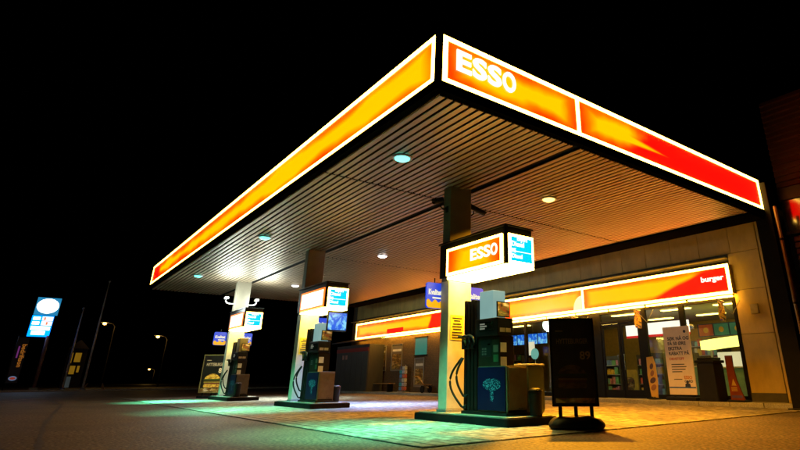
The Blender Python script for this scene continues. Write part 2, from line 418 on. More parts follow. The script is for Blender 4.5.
# downlights recessed in the soffit
def downlight(x, y, name, lc, ec, watt, spread, label):
    t = thing('soffit_downlight', label, 'downlight', (x, y, ZS-.03), 0, 'downlights in the canopy soffit')
    bm = bmesh.new(); n = 28
    for (r1, z1), (r2, z2) in (((.19, .02), (.19, -.012)), ((.19, -.012), (.152, -.016)), ((.152, -.016), (.148, .01))):
        a = [bm.verts.new((r1*math.cos(k*2*math.pi/n), r1*math.sin(k*2*math.pi/n), z1)) for k in range(n)]
        b = [bm.verts.new((r2*math.cos(k*2*math.pi/n), r2*math.sin(k*2*math.pi/n), z2)) for k in range(n)]
        for k in range(n): bm.faces.new((a[k], a[(k+1) % n], b[(k+1) % n], b[k]))
    from_bm('trim_ring', bm, grey_metal, t)
    lathe('lens', [(.03, -.065), (.09, -.055), (.135, -.03), (.145, -.005), (.145, .008)], emis('lens_'+name, ec, 14.), t)
    l = bpy.data.lights.new('lamp', 'AREA'); l.shape = 'DISK'; l.size = .24; l.energy = watt; l.color = lc; l.spread = R(spread)
    lo = bpy.data.objects.new('lamp', l); C.objects.link(lo); lo.parent = t; lo.location = (0, 0, -.085)
TEAL = ((.12, 1., .55), (.03, .22, .17)); AMB = ((1., .38, .01), (.3, .17, .035)); WHT = ((.30, .47, 1.), (.6, .58, .6))
downlight(-8.13, 4.66, 'teal', *TEAL, 210, 62, 'teal glowing soffit downlight nearest the front corner of the canopy')
downlight(-15.85, 4.66, 'teal', *TEAL, 200, 62, 'teal soffit downlight above the middle pump lane at the front edge')
downlight(-23.75, 4.66, 'teal', *TEAL, 300, 50, 'farthest teal soffit downlight near the left end of the canopy')
downlight(-8.13, 8.6, 'amber', *AMB, 1200, 135, 'warm orange soffit downlight between the nearest pillar and the shop')
downlight(-15.95, 8.6, 'white', *WHT, 600, 84, 'bright white soffit downlight right of the middle pillar')
downlight(-23.75, 8.6, 'white2', (.8, .95, .9), (.4, .4, .4), 300, 90, 'white soffit downlight behind the farthest pillar, glare on the boards')

# ------------------------------------------------------------------ pump islands
ISL = [('kerbed pump island under the nearest pillar and pump', -8.9), ('kerbed pump island under the middle pillar and pump', -16.71), ('kerbed pump island under the farthest pillar and pump', -24.32)]
def island(px, label):
    t = thing('pump_island', label, 'island', (px, 6.7, .03), 0, 'pump islands')
    P = rrect(-.82, 2.02, -.58, .58, .12)
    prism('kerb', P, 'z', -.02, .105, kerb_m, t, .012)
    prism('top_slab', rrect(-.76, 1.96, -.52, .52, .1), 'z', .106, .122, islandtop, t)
    return t
isl0 = island(PXS[0], ISL[0][0])
for lab, px in ISL[1:]: dup(isl0, (px, 6.7, .03), lab)
IZ = .152

# ------------------------------------------------------------------ pillar signs
def pillar_sign(px, label, overexposed):
    t = thing('pillar_sign', label, 'light sign', (px, 6.65, 2.58), 0, 'lit signs on the canopy pillars')
    y0, y1 = -.36, .36; x0, x1 = -.30, 1.83; z0, z1 = .03, .79
    box('housing', (x0, y0+.03, z0+.06), (x1-.03, y1-.03, z1-.001), blackmetal, t, .01)
    box('housing_cap', (x0-.02, y0, z1), (x1, y1, z1+.03), blackmetal, t, .008)
    box('edge_post', (x1-.05, y0, z0+.05), (x1, y0+.06, z1), blackmetal, t)
    box('light_panel', (.0, y0+.01, z0+.005), (x1-.005, y1-.01, z0+.055), W_UNDER, t, .012)
    zz0, zz1 = z0+.075, z1-.14
    if overexposed:
        pm = emis('pillar_sign_face_hot', (1., .82, .55), 3.)
        bmm = emis('pillar_sign_rim', (1., .2, .02), 1.5)
    else:
        pm = None; bmm = W_BORDER
    u0, u1 = .0, x1-.10
    # border frame of four bars
    for (a, b, c, d) in ((u0, u1, zz1-.05, zz1), (u0, u1, zz0, zz0+.05)):
        box('border_strip', (a, y0-.012, c), (b, y0+.028, d), bmm, t)
    for (a, b) in ((u0, u0+.05), (u1-.05, u1)):
        box('border_strip', (a, y0-.012, zz0+.051), (b, y0+.028, zz1-.051), bmm, t)
    L_, H_ = u1-u0-.104, zz1-zz0-.104
    m = pm or MATS.get('pillar_sign_print') or glow_panel('pillar_sign_print', 'x', L_, H_*1.6, s=1., rough_u=1.2)
    box('front_panel', (-L_/2, -.015, -H_/2), (L_/2, .015, H_/2), m, t, 0, ((u0+u1)/2, y0+.01, (zz0+zz1)/2))
    for i, ch in enumerate('ESSO'):
        text('letter', ch, (.80+i*.205, y0-.006, zz0+.19), '-y', .30, W_LET if not overexposed else emis('letter_warm', (1., .75, .3), 3), t, bold=.03, depth=.012, width=.19)
    # end panel with fuel names
    box('end_border', (x1-.028, y0+.075, zz0-.01), (x1+.002, y1-.02, zz1), W_BORDER, t)
    box('end_panel', (x1+.003, y0+.125, zz0+.04), (x1+.010, y1-.07, zz1-.05), CYAN, t)
    rows = [('Blyfri', .36, .30, .12), ('Diesel', .25, .05, .12), ('95', .13, .05, .10), ('Diesel', .03, .05, .10)]
    for s, dz, dy, sz in rows:
        text('fuel_name', s, (x1+.011, y0+.11+dy*.55, zz0+.07+dz), '+x', sz*1.05, W_LET, t, bold=.03, depth=.004)
    box('rule_line', (x1+.011, y0+.14, zz0+.215), (x1+.014, y1-.1, zz0+.228), W_LET, t)
    return t
pillar_sign(PXS[0], 'lit orange ESSO sign with cyan end panel on the nearest pillar', False)
pillar_sign(PXS[1], 'overexposed white sign with cyan end panel on the middle pillar', True)
pillar_sign(PXS[2], 'small overexposed sign with cyan end panel on the farthest pillar', True)

# blue and yellow quality signs beside the pillars (face +x)
bluesign = emis('blue_sign_print', (.005, .06, .75), .9); yelsign = emis('yellow_sign_print', (1., .48, .0), .9); paleprint = emis('pale_sign_print', (.9, .85, .6), 1.1)
def quality(px, y0, y1, label, z=2.32):
    t = thing('quality_sign', label, 'sign', (px-.30, (y0+y1)/2, z), 0, 'blue and yellow signs beside the pillars')
    h = (y1-y0)/2
    prism('board', rrect(-h, h, -.25, .26, .05), 'x', -.02, .02, bluesign, t)
    wav = [(-h+.012, -.10+.025*math.sin(0))]
    N_ = 14
    up = [(-h+.006+(2*h-.012)*i/N_, -.105+.03*math.sin(i*1.1)) for i in range(N_+1)]
    prism('yellow_wave', [(-h+.05, -.245), (h-.05, -.245), (h-.006, -.20)]+up[::-1]+[(-h+.006, -.20)], 'x', .021, .026, yelsign, t)
    text('word', 'Kvalitet', (.022, -h+.05, .02), '+x', .15, paleprint, t, bold=.03, depth=.005, width=2*h-.1)
    box('small_print', (.022, -h*.3, -.06), (.026, h-.06, -.03), paleprint, t)
    tube('hanger', [(-.01, 0, .25), (-.01, 0, .36)], .012, blackmetal, t, 8)
    return t
quality(PXS[0], 6.00, 6.42, 'blue and yellow Kvalitet sign left of the nearest pillar')
quality(PXS[0], 6.93, 7.48, 'blue and yellow Kvalitet sign right of the nearest pillar, behind its pump')
quality(PXS[1], 6.96, 7.38, 'small blue sign right of the middle pillar')
quality(PXS[2], 5.84, 6.32, 'blue and yellow sign left of the farthest pillar')
quality(PXS[2], 6.95, 7.34, 'blue sign right of the farthest pillar')

# yellow notices on the pillars
def notice(px, label):
    t = thing('pillar_notice', label, 'notice', (px+.012, 6.57, 1.69), 0, 'yellow notices on the pillars')
    box('plate', (-.01, -.17, -.24), (.0, .16, .24), yellow_n, t, .003)
    zz = .19
    for i in range(8):
        w_ = random.choice((.10, .13, .12, .08)); box('text_row', (.001, -.005-w_, zz-.022), (.003, -.005+w_, zz), ink, t); zz -= .05+(.012 if i in (1, 4) else 0)
notice(PXS[0], 'yellow notice with black rows of text on the nearest pillar')
notice(PXS[1], 'yellow notice with black rows of text on the middle pillar')

# ------------------------------------------------------------------ fuel pumps
def emblem_mat():
    m, t, N, L = nodes('pump_blue_print'); p = N['Principled BSDF']; p.inputs['Roughness'].default_value = .4; p.inputs['Specular IOR Level'].default_value = .12
    tc = N.new('ShaderNodeTexCoord'); mp = N.new('ShaderNodeMapping'); L.new(tc.outputs['Object'], mp.inputs[0])
    mp.inputs['Location'].default_value = (-1.26, 0, -.42)
    sp = N.new('ShaderNodeSeparateXYZ'); L.new(mp.outputs[0], sp.inputs[0])
    def M_(op, a, b):
        q = N.new('ShaderNodeMath'); q.operation = op
        for i, x in enumerate((a, b)):
            if isinstance(x, (int, float)): q.inputs[i].default_value = x
            else: L.new(x, q.inputs[i])
        return q.outputs[0]
    ax_ = M_('ABSOLUTE', sp.outputs[0], 0)
    # a tree shaped print: wide speckled crown, narrow stem
    crown = M_('LESS_THAN', M_('ADD', M_('POWER', M_('DIVIDE', ax_, .24), 2.), M_('POWER', M_('DIVIDE', M_('ABSOLUTE', M_('SUBTRACT', sp.outputs[2], .07), 0), .10), 2.)), 1.)
    stem = M_('MULTIPLY', M_('LESS_THAN', ax_, .045), M_('LESS_THAN', M_('ABSOLUTE', M_('ADD', sp.outputs[2], .08), 0), .12))
    ms = M_('MAXIMUM', crown, stem)
    n = N.new('ShaderNodeTexNoise'); n.inputs['Scale'].default_value = 46; n.inputs['Detail'].default_value = 4; L.new(tc.outputs['Object'], n.inputs[0])
    k = M_('MULTIPLY', ms, M_('GREATER_THAN', n.outputs[0], .53))
    mx = N.new('ShaderNodeMix'); mx.data_type = 'RGBA'; L.new(k, mx.inputs[0]); mx.inputs[6].default_value = (.0025, .004, .032, 1); mx.inputs[7].default_value = (.05, .2, .32, 1)
    L.new(mx.outputs[2], p.inputs['Base Color']); return m
EMB = emblem_mat()
lcd = emis('pump_display', (.75, .8, .6), .22); sticker = mat('white_sticker', (.75, .75, .72), .5); scr_b = emis('blue_screen', (.02, .25, .9), 1.3)
topper_m = emis('topper_light', (.40, .72, .68), .5); goldbar = mat('brass_bar', (.16, .10, .02), .35, .6)
def picture_mat(name, cols, scale=5., glow=0.):
    """printed food photograph: blotchy warm picture"""
    if name in MATS: return MATS[name]
    m, t, N, L = nodes(name); p = N['Principled BSDF']; p.inputs['Roughness'].default_value = .4
    tc = N.new('ShaderNodeTexCoord'); mp = N.new('ShaderNodeMapping'); mp.inputs['Scale'].default_value = (1, 1, 2.2); L.new(tc.outputs['Object'], mp.inputs[0])
    n = N.new('ShaderNodeTexNoise'); n.inputs['Scale'].default_value = scale; n.inputs['Detail'].default_value = 3; n.inputs['Distortion'].default_value = .7; L.new(mp.outputs[0], n.inputs[0])
    rp = N.new('ShaderNodeValToRGB'); rp.color_ramp.elements[0].position = .36; rp.color_ramp.elements[1].position = .64; n.noise_dimensions = '3D'
    rp.color_ramp.elements[0].color = rgba(cols[0]); rp.color_ramp.elements[1].color = rgba(cols[-1])
    for i, c in enumerate(cols[1:-1]): q = rp.color_ramp.elements.new(.36+.28*(i+1)/(len(cols)-1)); q.color = rgba(c)
    L.new(n.outputs[0], rp.inputs[0]); L.new(rp.outputs[0], p.inputs['Base Color'])
    if glow: L.new(rp.outputs[0], p.inputs['Emission Color']); p.inputs['Emission Strength'].default_value = glow
    MATS[name] = m; return m
FOOD = [(.03, .02, .008), (.20, .05, .012), (.10, .11, .02), (.42, .2, .03), (.5, .4, .2)]
foodpic = picture_mat('food_print', FOOD, 4.); foodlit = picture_mat('food_print_lit', FOOD, 5., .5); flagpic = picture_mat('flag_print', [(.05, .02, .005), (.6, .32, .02), (.75, .45, .04), (.3, .08, .01), (.02, .04, .3)], 3.2, .12)
def pump(px, label, variant):
    t = thing('fuel_pump', label, 'fuel pump', (px, 6.65, IZ), 0, 'fuel pumps on the islands')
    box('base_frame', (.42, -.27, 0), (1.68, .27, .05), blackmetal, t, .006)
    # hose tower: dark upright fins with brass coloured edge bars
    for i in range(4):
        x = .43+i*.105
        box('tower_fin', (x, -.22, .051), (x+.075, .2, 2.0-.02*(i % 2)), blackmetal, t, .006)
        if i < 3: box('tower_bar', (x+.076, -.19, .06), (x+.104, .15, 1.93), goldbar if i != 1 else grey_metal, t)
    lc_ = box('lower_cabinet', (.86, -.225, .052), (1.645, .245, .79), cream, t, .012)
    box('front_door', (.872, -.243, .075), (1.615, -.226, .775), EMB, lc_, .006)
    box('door_gap', (1.6455, -.2, .05), (1.648, .22, .09), black, lc_)
    for k in range(3): box('vent_slot', (1.6455, .04+k*.05, .11), (1.650, .07+k*.05, .125), black, lc_)
    box('end_door', (1.6455, -.195, .12), (1.656, .215, .765), cream, lc_, .005)
    mc = box('mid_column', (.87, -.225, .792), (1.46, .12, 1.30), mat('pump_bronze', (.016, .012, .008), .45, .0, spec=.15), t, .01)
    for k in range(2): box('sticker', (1.461, -.20, 1.02-.24*k), (1.464, -.06, 1.18-.24*k), sticker, mc)
    box('payment_panel', (.95, -.232, .95), (1.25, -.226, 1.25), darkplastic, mc, .002)
    for k in range(9): box('key', (.99+.045*(k % 3), -.238, .98+.045*(k//3)), (1.02+.045*(k % 3), -.2325, 1.01+.045*(k//3)), mat('key_grey', (.08, .08, .08), .5), mc)
    box('card_slot', (1.15, -.236, 1.15), (1.22, -.2325, 1.17), chrome, mc)
    box('grade_label', (1.30, -.229, .86), (1.43, -.2255, .98), mat('grade_green', (.02, .08, .03), .4), mc); box('grade_label', (1.30, -.229, 1.02), (1.43, -.2255, 1.14), mat('grade_black', (.10, .09, .06), .4), mc)
    hd = box('display_head', (.84, -.27, 1.302), (1.475, .10, 1.61), darkplastic, t, .015)
    box('price_display', (.95, -.276, 1.39), (1.36, -.271, 1.55), mat('dark_display', (.02, .022, .02), .15), hd)
    for k in range(3): box('display_digits', (.98, -.279, 1.42+.04*k), (1.12+.05*(k % 2), -.2765, 1.445+.04*k), lcd, hd)
    for k in range(2): box('small_label', (1.476, -.22+.14*k, 1.36), (1.479, -.10+.14*k, 1.43), mat('tan_label', (.4, .33, .2), .5), hd)
    tp = box('topper', (.88, -.20, 1.612), (1.27, .10, 2.12), topper_m if variant != 2 else cream, t, .01)
    box('picture_card', (1.271, -.12, 1.64), (1.29, .20, 1.92), blackmetal, tp)
    box('picture', (1.291, -.10, 1.66), (1.295, .18, 1.90), foodlit, tp)
    # nozzles in holsters on the customer side and hanging hoses
    for i in range(3):
        x = .47+i*.13
        z = 1.28-.0*i
        box('holster', (x-.04, -.285, z-.18), (x+.04, -.221, z+.05), darkplastic, t, .01)
        tube('nozzle', [(x-.05, -.36, z+.04), (x, -.33, z+.05), (x+.07, -.31, z+.02), (x+.13, -.32, z-.06), (x+.15, -.33, z-.12)], [.018, .03, .028, .018, .011], goldbar if i == 0 else darkplastic, t, 10)
    for i, (sw, low) in enumerate(((.30, .12), (.10, .30))):
        pts = []
        for k in range(15):
            a = k/14; s_ = math.sin(math.pi*a)
            pts.append((.44+.05*i-sw*s_*.75, -.28-.10*s_, .95*(1-a)*(1) + low*a + (-.0)*s_))
        pts.append((.46+.05*i, -.25, low-.02)); pts.append((.52+.05*i, -.22, low+.02))
        tube('hose', pts, .021, rubber, t, 8)
    return t
pump(PXS[0], 'fuel pump with blue door and printed emblem beside the nearest pillar', 0)
pump(PXS[1], 'fuel pump in the middle lane below the large blue screen', 1)
pump(PXS[2], 'fuel pump on the farthest island beside the burger poster', 2)
# white rounded cabinet behind the nearest pump
t = thing('service_cabinet', 'pale rounded service cabinet standing behind the nearest pump', 'cabinet', (-7.55, 7.14, IZ), 0)
prism('body', rrect(-.45, .27, 0.0, .80, .09), 'y', -.18, .20, mat('pale_green_cabinet', (.13, .15, .11), .4, var=.12), t, .008)
box('lid', (-.47, -.19, .802), (.29, .21, .83), white_paint, t, .012)
box('door', (-.40, -.186, .08), (.20, -.181, .70), mat('pale_green_cabinet2', (.10, .12, .085), .4), t)
# blue lit screen above the middle pump
t = thing('screen', 'bright blue lit screen hanging above the middle pump', 'screen', (-15.22, 6.88, 2.06), 0)
box('frame', (-.06, -.31, -.02), (-.001, .31, .60), blackmetal, t, .008)
def screen_mat():
    m, t_, N, L = nodes('blue_screen_picture'); p = N['Principled BSDF']
    tc = N.new('ShaderNodeTexCoord'); n = N.new('ShaderNodeTexNoise'); n.inputs['Scale'].default_value = 5; n.inputs['Distortion'].default_value = 1.; L.new(tc.outputs['Object'], n.inputs[0])
    rp = N.new('ShaderNodeValToRGB'); rp.color_ramp.elements[0].position = .46; rp.color_ramp.elements[1].position = .62
    rp.color_ramp.elements[0].color = (.0, .12, .8, 1); rp.color_ramp.elements[1].color = (.25, .7, 1., 1); L.new(n.outputs[0], rp.inputs[0])
    p.inputs['Base Color'].default_value = (.02, .02, .03, 1); p.inputs['Specular IOR Level'].default_value = .15
    L.new(rp.outputs[0], p.inputs['Emission Color']); p.inputs['Emission Strength'].default_value = 1.; return m
SCREEN = screen_mat()
box('display', (.0, -.28, .02), (.006, .28, .50), SCREEN, t)
tube('hanger', [(-.03, 0, .60), (-.03, 0, .56+.06)], .02, blackmetal, t, 8)
# bins on the islands
def bin_(x, y, label, h=.36):
    t = thing('litter_bin', label, 'bin', (x, y, IZ), 0, 'black bins on the pump islands')
    lathe('body', [(.10, 0), (.105, .02), (.115, h-.02), (.12, h)], darkplastic, t, 20)
    lathe('lid', [(.122, h+.001), (.125, h+.02), (.11, h+.05), (.06, h+.075)], black, t, 20)
    box('flap', (.05, -.06, h+.035), (.11, .06, h+.06), chrome, t, .008)
    return t
bin_(-7.02, 6.86, 'small black bin right of the nearest pump')
bin_(-15.15, 7.0, 'small black bin right of the middle pump')
bin_(-22.6, 6.5, 'small dark bin in front of the farthest pump', .42)

# CCTV cameras on the nearest pillar, lit flood lamps on the farthest
def cctv(x, y, s, label):
    t = thing('security_camera', label, 'camera', (x, y, 4.15), 0, 'security cameras on the pillars')
    tube('bracket_arm', [(0, 0, 0), (0, s*.10, -.02), (0, s*.16, .03), (0, s*.17, .10)], .016, blackmetal, t, 8)
    box('bracket_plate', (-.05, -.012 if s > 0 else .0, -.07), (.05, 0 if s > 0 else .012, .07), blackmetal, t)
    d = Vector((.12, s*.30, -.14)).normalized(); c0 = Vector((-.03, s*.10, .20)); c1 = c0+d*.36
    bd = tube('body', [c0, c0+d*.02, c1-d*.02, c1], [.04, .05, .05, .045], darkplastic, t, 14)
    tube('sunshield', [c0+Vector((0, 0, .045)), c1+d*.05+Vector((0, 0, .045))], .03, blackmetal, t, 8)
    tube('lens', [c1, c1+d*.012], .03, mat('lens_glass', (.01, .01, .015), .08), bd, 14)
    tube('cable', [c0, c0+Vector((-.02, -s*.05, -.10)), c0+Vector((0, -s*.09, -.18)), Vector((0, 0, .02))], .007, rubber, t, 6)
cctv(-9.03, PY-.004, -1, 'black security camera on the left side of the nearest pillar')
cctv(-9.03, PY+.564, 1, 'black security camera on the right side of the nearest pillar')
def floodlamp(y, s, label):
    t = thing('flood_lamp', label, 'lamp', (-24.45, y, 3.72), 0, 'white lamps on curved arms on the farthest pillar')
    tube('arm', [(0, 0, 0), (0, s*.18, 0), (0, s*.28, .03), (0, s*.34, .10), (0, s*.33, .18)], .022, white_paint, t, 10)
    box('head', (-.10, s*.33-.07, .18), (.12, s*.33+.07, .27), white_paint, t, .02)
    box('lamp_glass', (.121, s*.33-.055, .195), (.126, s*.33+.055, .255), emis('flood_glass', (.9, 1., .95), 3.), t)
    flood_light(t, s)
def flood_light(t, s):
    l = bpy.data.lights.new('lamp', 'POINT'); l.energy = 270; l.color = (.85, 1., .93); l.shadow_soft_size = .4
    lo = bpy.data.objects.new('lamp', l); C.objects.link(lo); lo.parent = t; lo.location = (.45, s*.45, .10)
floodlamp(PY-.002, -1, 'white curved arm lamp on the left side of the farthest pillar')
floodlamp(PY+.562, 1, 'white curved arm lamp on the right side of the farthest pillar')

# ------------------------------------------------------------------ forecourt poster signs
def rotz_to_cam(x, y): return math.atan2(-x, y) * 1.0
def poster_sign(loc, rz, label, wd, ht, lit, base='bag', z0=.30):
    t = thing('poster_sign', label, 'poster sign', loc, rz)
    h = wd/2
    box('back_board', (-h, -.02, z0), (h, .02, z0+ht), black, t, .006)
    fm = mat('gold_frame', (.6, .42, .12), .35, .5) if lit else blackmetal
    for a, b, c, d in ((-h, h, z0+ht-.035, z0+ht), (-h, h, z0, z0+.035)): box('frame_bar', (a, -.036, c), (b, -.021, d), fm, t, .004)
    for a, b in ((-h, -h+.035), (h-.035, h)): box('frame_bar', (a, -.036, z0+.036), (b, -.021, z0+ht-.036), fm, t, .004)
    pap = mat('poster_paper_dark', (.02, .013, .008), .45, var=.4)
    box('poster', (-h+.036, -.026, z0+.036), (h-.036, -.0215, z0+ht-.036), pap, t)
    k = wd/.72
    pm = emis('poster_print_lit', (1., .75, .3), .55) if lit else mat('poster_print_shaded', (.20, .14, .07), .5)  # unlit copy: backlit shade is put into darker print colours; lit copy glows
    text('headline', 'HYTTEBURGER', (-h+.11*k, -.0265, z0+ht*.70), '-y', .11*k, pm, t, bold=.012, depth=.002, width=wd-.22*k)
    text('price', '89', (h-.25*k, -.033, z0+ht*.52), '-y', .17*k, emis('poster_price_lit', (1., .75, .3), .8) if lit else mat('poster_price_dim', (.26, .16, .08), .5), t, bold=.02, depth=.002)
    box('top_line', (-h+.1*k, -.0285, z0+ht*.84), (-h+.22*k, -.0265, z0+ht*.855), pm, t)
    # burger: bun, filling layers, bun, on a board
    cx = -.03*k
    def dome(x0, x1, zb, hh): return [(x0+(x1-x0)*i/16, zb+hh*math.sin(math.pi*i/16)**.6) for i in range(17)]
    bun = picture_mat('bun_print', [(.25, .09, .01), (.6, .3, .03), (.8, .48, .05)], 8, .5) if lit else picture_mat('bun_print_dim', [(.03, .012, .003), (.07, .035, .008), (.10, .06, .02)], 8)
    prism('picture_bun', dome(cx-.22*k, cx+.22*k, z0+ht*.36, .13*k), 'y', -.030, -.0265, bun, t)
    for i, cc in enumerate(((.1, .18, .02), (.10, .03, .01), (.7, .42, .04), (.35, .05, .02))):
        zz = z0+ht*.355-.03*k*(i+1); prism('picture_filling', rrect(cx-.24*k+.012*i, cx+.25*k-.01*i, zz, zz+.027*k, .012*k), 'y', -.030, -.0265, mat('fill%d%d' % (i, lit), cc if lit else tuple(v*.15 for v in cc), .5, var=.5, scale=30), t)
    prism('picture_bun', rrect(cx-.22*k, cx+.22*k, z0+ht*.355-.21*k, z0+ht*.355-.125*k, .03*k), 'y', -.030, -.0265, bun, t)
    prism('picture_board', rrect(-h+.06, h-.06, z0+.05, z0+.12*k, .01), 'y', -.029, -.0265, foodlit if lit else foodpic, t)
    for x in (-.24*k, 0, .24*k): box('foot_post', (x-.028, -.02, .08), (x+.028, .02, z0-.001), blackmetal, t, .004)
    if base == 'bag':
        bmb = bmesh.new(); bmesh.ops.create_icosphere(bmb, subdivisions=4, radius=1)
        for v in bmb.verts:
            n_ = math.sin(v.co.x*7+v.co.y*5)*.04+math.sin(v.co.y*11-v.co.x*9)*.03
            sx = 1 if abs(v.co.x) < 1 else 1
            zz = v.co.z
            v.co = Vector((math.copysign(abs(v.co.x)**.75, v.co.x)*.43*k, math.copysign(abs(v.co.y)**.8, v.co.y)*.26, max(0, (zz+.35)*.125+n_*.25 if zz > -.35 else 0)))
        from_bm('ballast_base', bmb, rubber, t, (0, 0, .0), True)
    else:
        box('base_plate', (-h*.9, -.22, .0), (h*.9, .22, .085), darkplastic, t, .02)
    return t
rz = math.atan2(6.75, -6.06)-math.pi/2
poster_sign((-6.06, 6.78, .03), rz+R(4), 'unlit dark burger poster sign on black ballast base in front of shop', .72, 1.32, False)
poster_sign((-26.6, 6.60, .03), R(48), 'yellow lit burger poster sign left of the farthest pillar', 1.15, 1.55, True, 'plate', .20)

# ------------------------------------------------------------------ shop building
WY = 16.08
sb = Vector((-19.5, 19., 0))
shop = thing('shop_building', 'long low filling station shop with glazed front and panel walls', 'building', tuple(sb))
def pb(name, lo, hi, m, bevel=0., parent=None): return box(name, Vector(lo)-sb, Vector(hi)-sb, m, parent or shop, bevel)
brick_m = None
def brick_mat():
    m, t, N, L = nodes('dark_brick'); p = N['Principled BSDF']; p.inputs['Roughness'].default_value = .8
    tc = N.new('ShaderNodeTexCoord'); mp = N.new('ShaderNodeMapping'); mp.inputs['Rotation'].default_value = (R(90), 0, 0); L.new(tc.outputs['Object'], mp.inputs[0])
    b = N.new('ShaderNodeTexBrick'); b.inputs['Scale'].default_value = 4.4; b.inputs['Mortar Size'].default_value = .03
    b.inputs['Color1'].default_value = (.13, .07, .03, 1); b.inputs['Color2'].default_value = (.08, .045, .02, 1); b.inputs['Mortar'].default_value = (.03, .022, .014, 1)
    L.new(mp.outputs[0], b.inputs[0]); L.new(b.outputs[0], p.inputs['Base Color'])
    bp = N.new('ShaderNodeBump'); bp.inputs['Strength'].default_value = .6; bp.inputs['Distance'].default_value = .01; bp.invert = True; L.new(b.outputs[1], bp.inputs['Height']); L.new(bp.outputs[0], p.inputs['Normal'])
    return m
BR = brick_mat()
GX0, GX1 = -19.0, -7.78     # glazed front
pb('brick_wall', (-33.0, WY+.02, 0), (GX0-.02, WY+.28, 4.1), BR)
pb('core_wall', (-33.0, WY+.03, 4.102), (-6.80, WY+.28, 5.75), mat('core_wall', (.1, .09, .07), .8))
pb('core_wall', (GX1+.02, WY+.03, 0), (-6.80, WY+.28, 4.10), MATS['core_wall'])
pb('side_wall', (-6.79, WY-.01, 0), (-6.60, 24, 5.75), panel_m)
pb('side_wall', (-33.2, WY+.02, 0), (-33.01, 24, 5.75), BR)
pb('back_wall', (-33, 23.8, 0), (-6.8, 24, 5.75), MATS['core_wall'])
pb('roof', (-33.2, WY-.02, 5.752), (-6.6, 24, 5.9), deck_m)
# panels above the sign band and on the right end, each proud of a dark joint
jx = [-6.81, -7.66, -8.69, -9.72, -10.70, -11.72, -12.68, -13.68, -14.65, -15.6, -16.55, -17.56, -18.6]
while jx[-1] > -32: jx.append(jx[-1]-1.0)
for a, b in zip(jx[1:], jx[:-1]):
    pb('wall_panel', (a+.008, WY-.012-random.uniform(0, .004), 4.29), (b-.008, WY+.029, 5.74), panel_m, .004)
for z0, z1 in ((.33, 1.9), (1.912, 3.16), (3.172, 4.28)):
    pb('wall_panel', (-7.76, WY-.012-random.uniform(0, .004), z0), (-6.818, WY+.029, z1), panel_m, .004)
pb('meter_box', (-7.35, WY-.06, 2.45), (-7.12, WY-.017, 2.72), mat('meter_box', (.45, .38, .25), .5), .01)
pb('plinth', (-7.77, WY-.03, 0), (-6.8, WY+.028, .32), plinth_m, .01)
pb('wall_capping', (-33, WY-.24, 4.13), (GX1+.02, WY+.02, 4.17), mat('capping', (.45, .33, .10), .4, .3), .01)
# front glazing
def mull(x0, x1, z0=.1, z1=2.98, d=.09): pb('mullion', (x0, WY-.02, z0), (x1, WY+d, z1), frame_m, .006)
for x0, x1 in ((-19.0, -18.9), (-17.0, -16.88), (-15.2, -15.1), (-13.50, -12.93), (-11.25, -10.98), (-9.70, -9.52), (-7.88, -7.78)): mull(x0, x1)
for a, b in ((-18.9, -17.0), (-16.88, -15.2), (-15.1, -13.5), (-10.98, -9.70), (-9.52, -7.88)):
    pb('sill_rail', (a, WY-.015, .1), (b, WY+.085, .24), frame_m, .006)
    pb('head_rail', (a, WY-.015, 2.90), (b, WY+.085, 2.98), frame_m, .006)
    pb('window_pane', (a, WY+.03, .241), (b, WY+.042, 2.899), pane_m)
pb('door_head', (-12.93, WY-.015, 2.55), (-11.25, WY+.085, 2.64), frame_m, .006)
pb('window_pane', (-12.93, WY+.03, 2.641), (-11.25, WY+.042, 2.899), pane_m)
pb('head_rail', (-12.93, WY-.015, 2.90), (-11.25, WY+.085, 2.98), frame_m, .006)
for a, b in ((-12.92, -12.10), (-12.08, -11.26)):
    d = pb('door', (a, WY+.0, .11), (a+.09, WY+.05, 2.54), frame_m, .006)
    pb('door_stile', (b-.09, WY+.0, .11), (b, WY+.05, 2.54), frame_m, .006, d)
    pb('door_rail', (a+.09, WY+.0, .11), (b-.09, WY+.05, .36), frame_m, .006, d)
    pb('door_rail', (a+.09, WY+.0, 2.44), (b-.09, WY+.05, 2.54), frame_m, .006, d)
    pb('door_pane', (a+.09, WY+.02, .361), (b-.09, WY+.032, 2.439), pane_m, 0, d)
    pb('door_handle', ((b-.14) if a < -12.5 else a+.10, WY-.06, 1.0), ((b-.11) if a < -12.5 else a+.13, WY-.03, 1.5), chrome, .008, d)
# interior shell
wall_in = mat('shop_interior_wall', (.42, .28, .07), .7, var=.2); ceil_in = mat('shop_ceiling', (.6, .55, .4), .8, var=.1)
IX0 = -26.
pb('interior_floor', (IX0, WY+.285, .02), (-6.82, 22.5, .06), mat('shop_floor', (.25, .22, .18), .3, var=.2), 0)
pb('interior_ceiling', (IX0, WY+.285, 3.02), (-6.82, 22.5, 3.08), ceil_in)
pb('interior_back', (IX0, 22.51, .06), (-6.82, 22.6, 3.02), wall_in)
pb('interior_side', (IX0-.05, WY+.285, .06), (IX0, 22.5, 3.01), wall_in)
pb('interior_side', (-6.9, WY+.285, .06), (-6.82, 22.5, 3.01), wall_in)
for i, x in enumerate((-18.6, -15.6, -12.8, -10.6, -8.6)):
    for y in (17.4, 19.8):
        L_ = thing('ceiling_lamp', 'warm glowing ceiling lamp inside the shop, %s' % (['above the left window', 'behind the dark poster sign', 'above the shop door', 'above the pink banner', 'at the right end window'][i]+(' near the glass' if y < 18 else ' towards the back wall')), 'lamp', (x, y, 2.99), 0, 'ceiling lamps inside the shop')
        box('diffuser', (-.55, -.10, -.03), (.55, .10, .0), emis('shop_lamp', (1., .66, .12), 10.), L_, .008)
        box('lamp_housing', (-.58, -.13, .001), (.58, .13, .028), white_paint, L_)

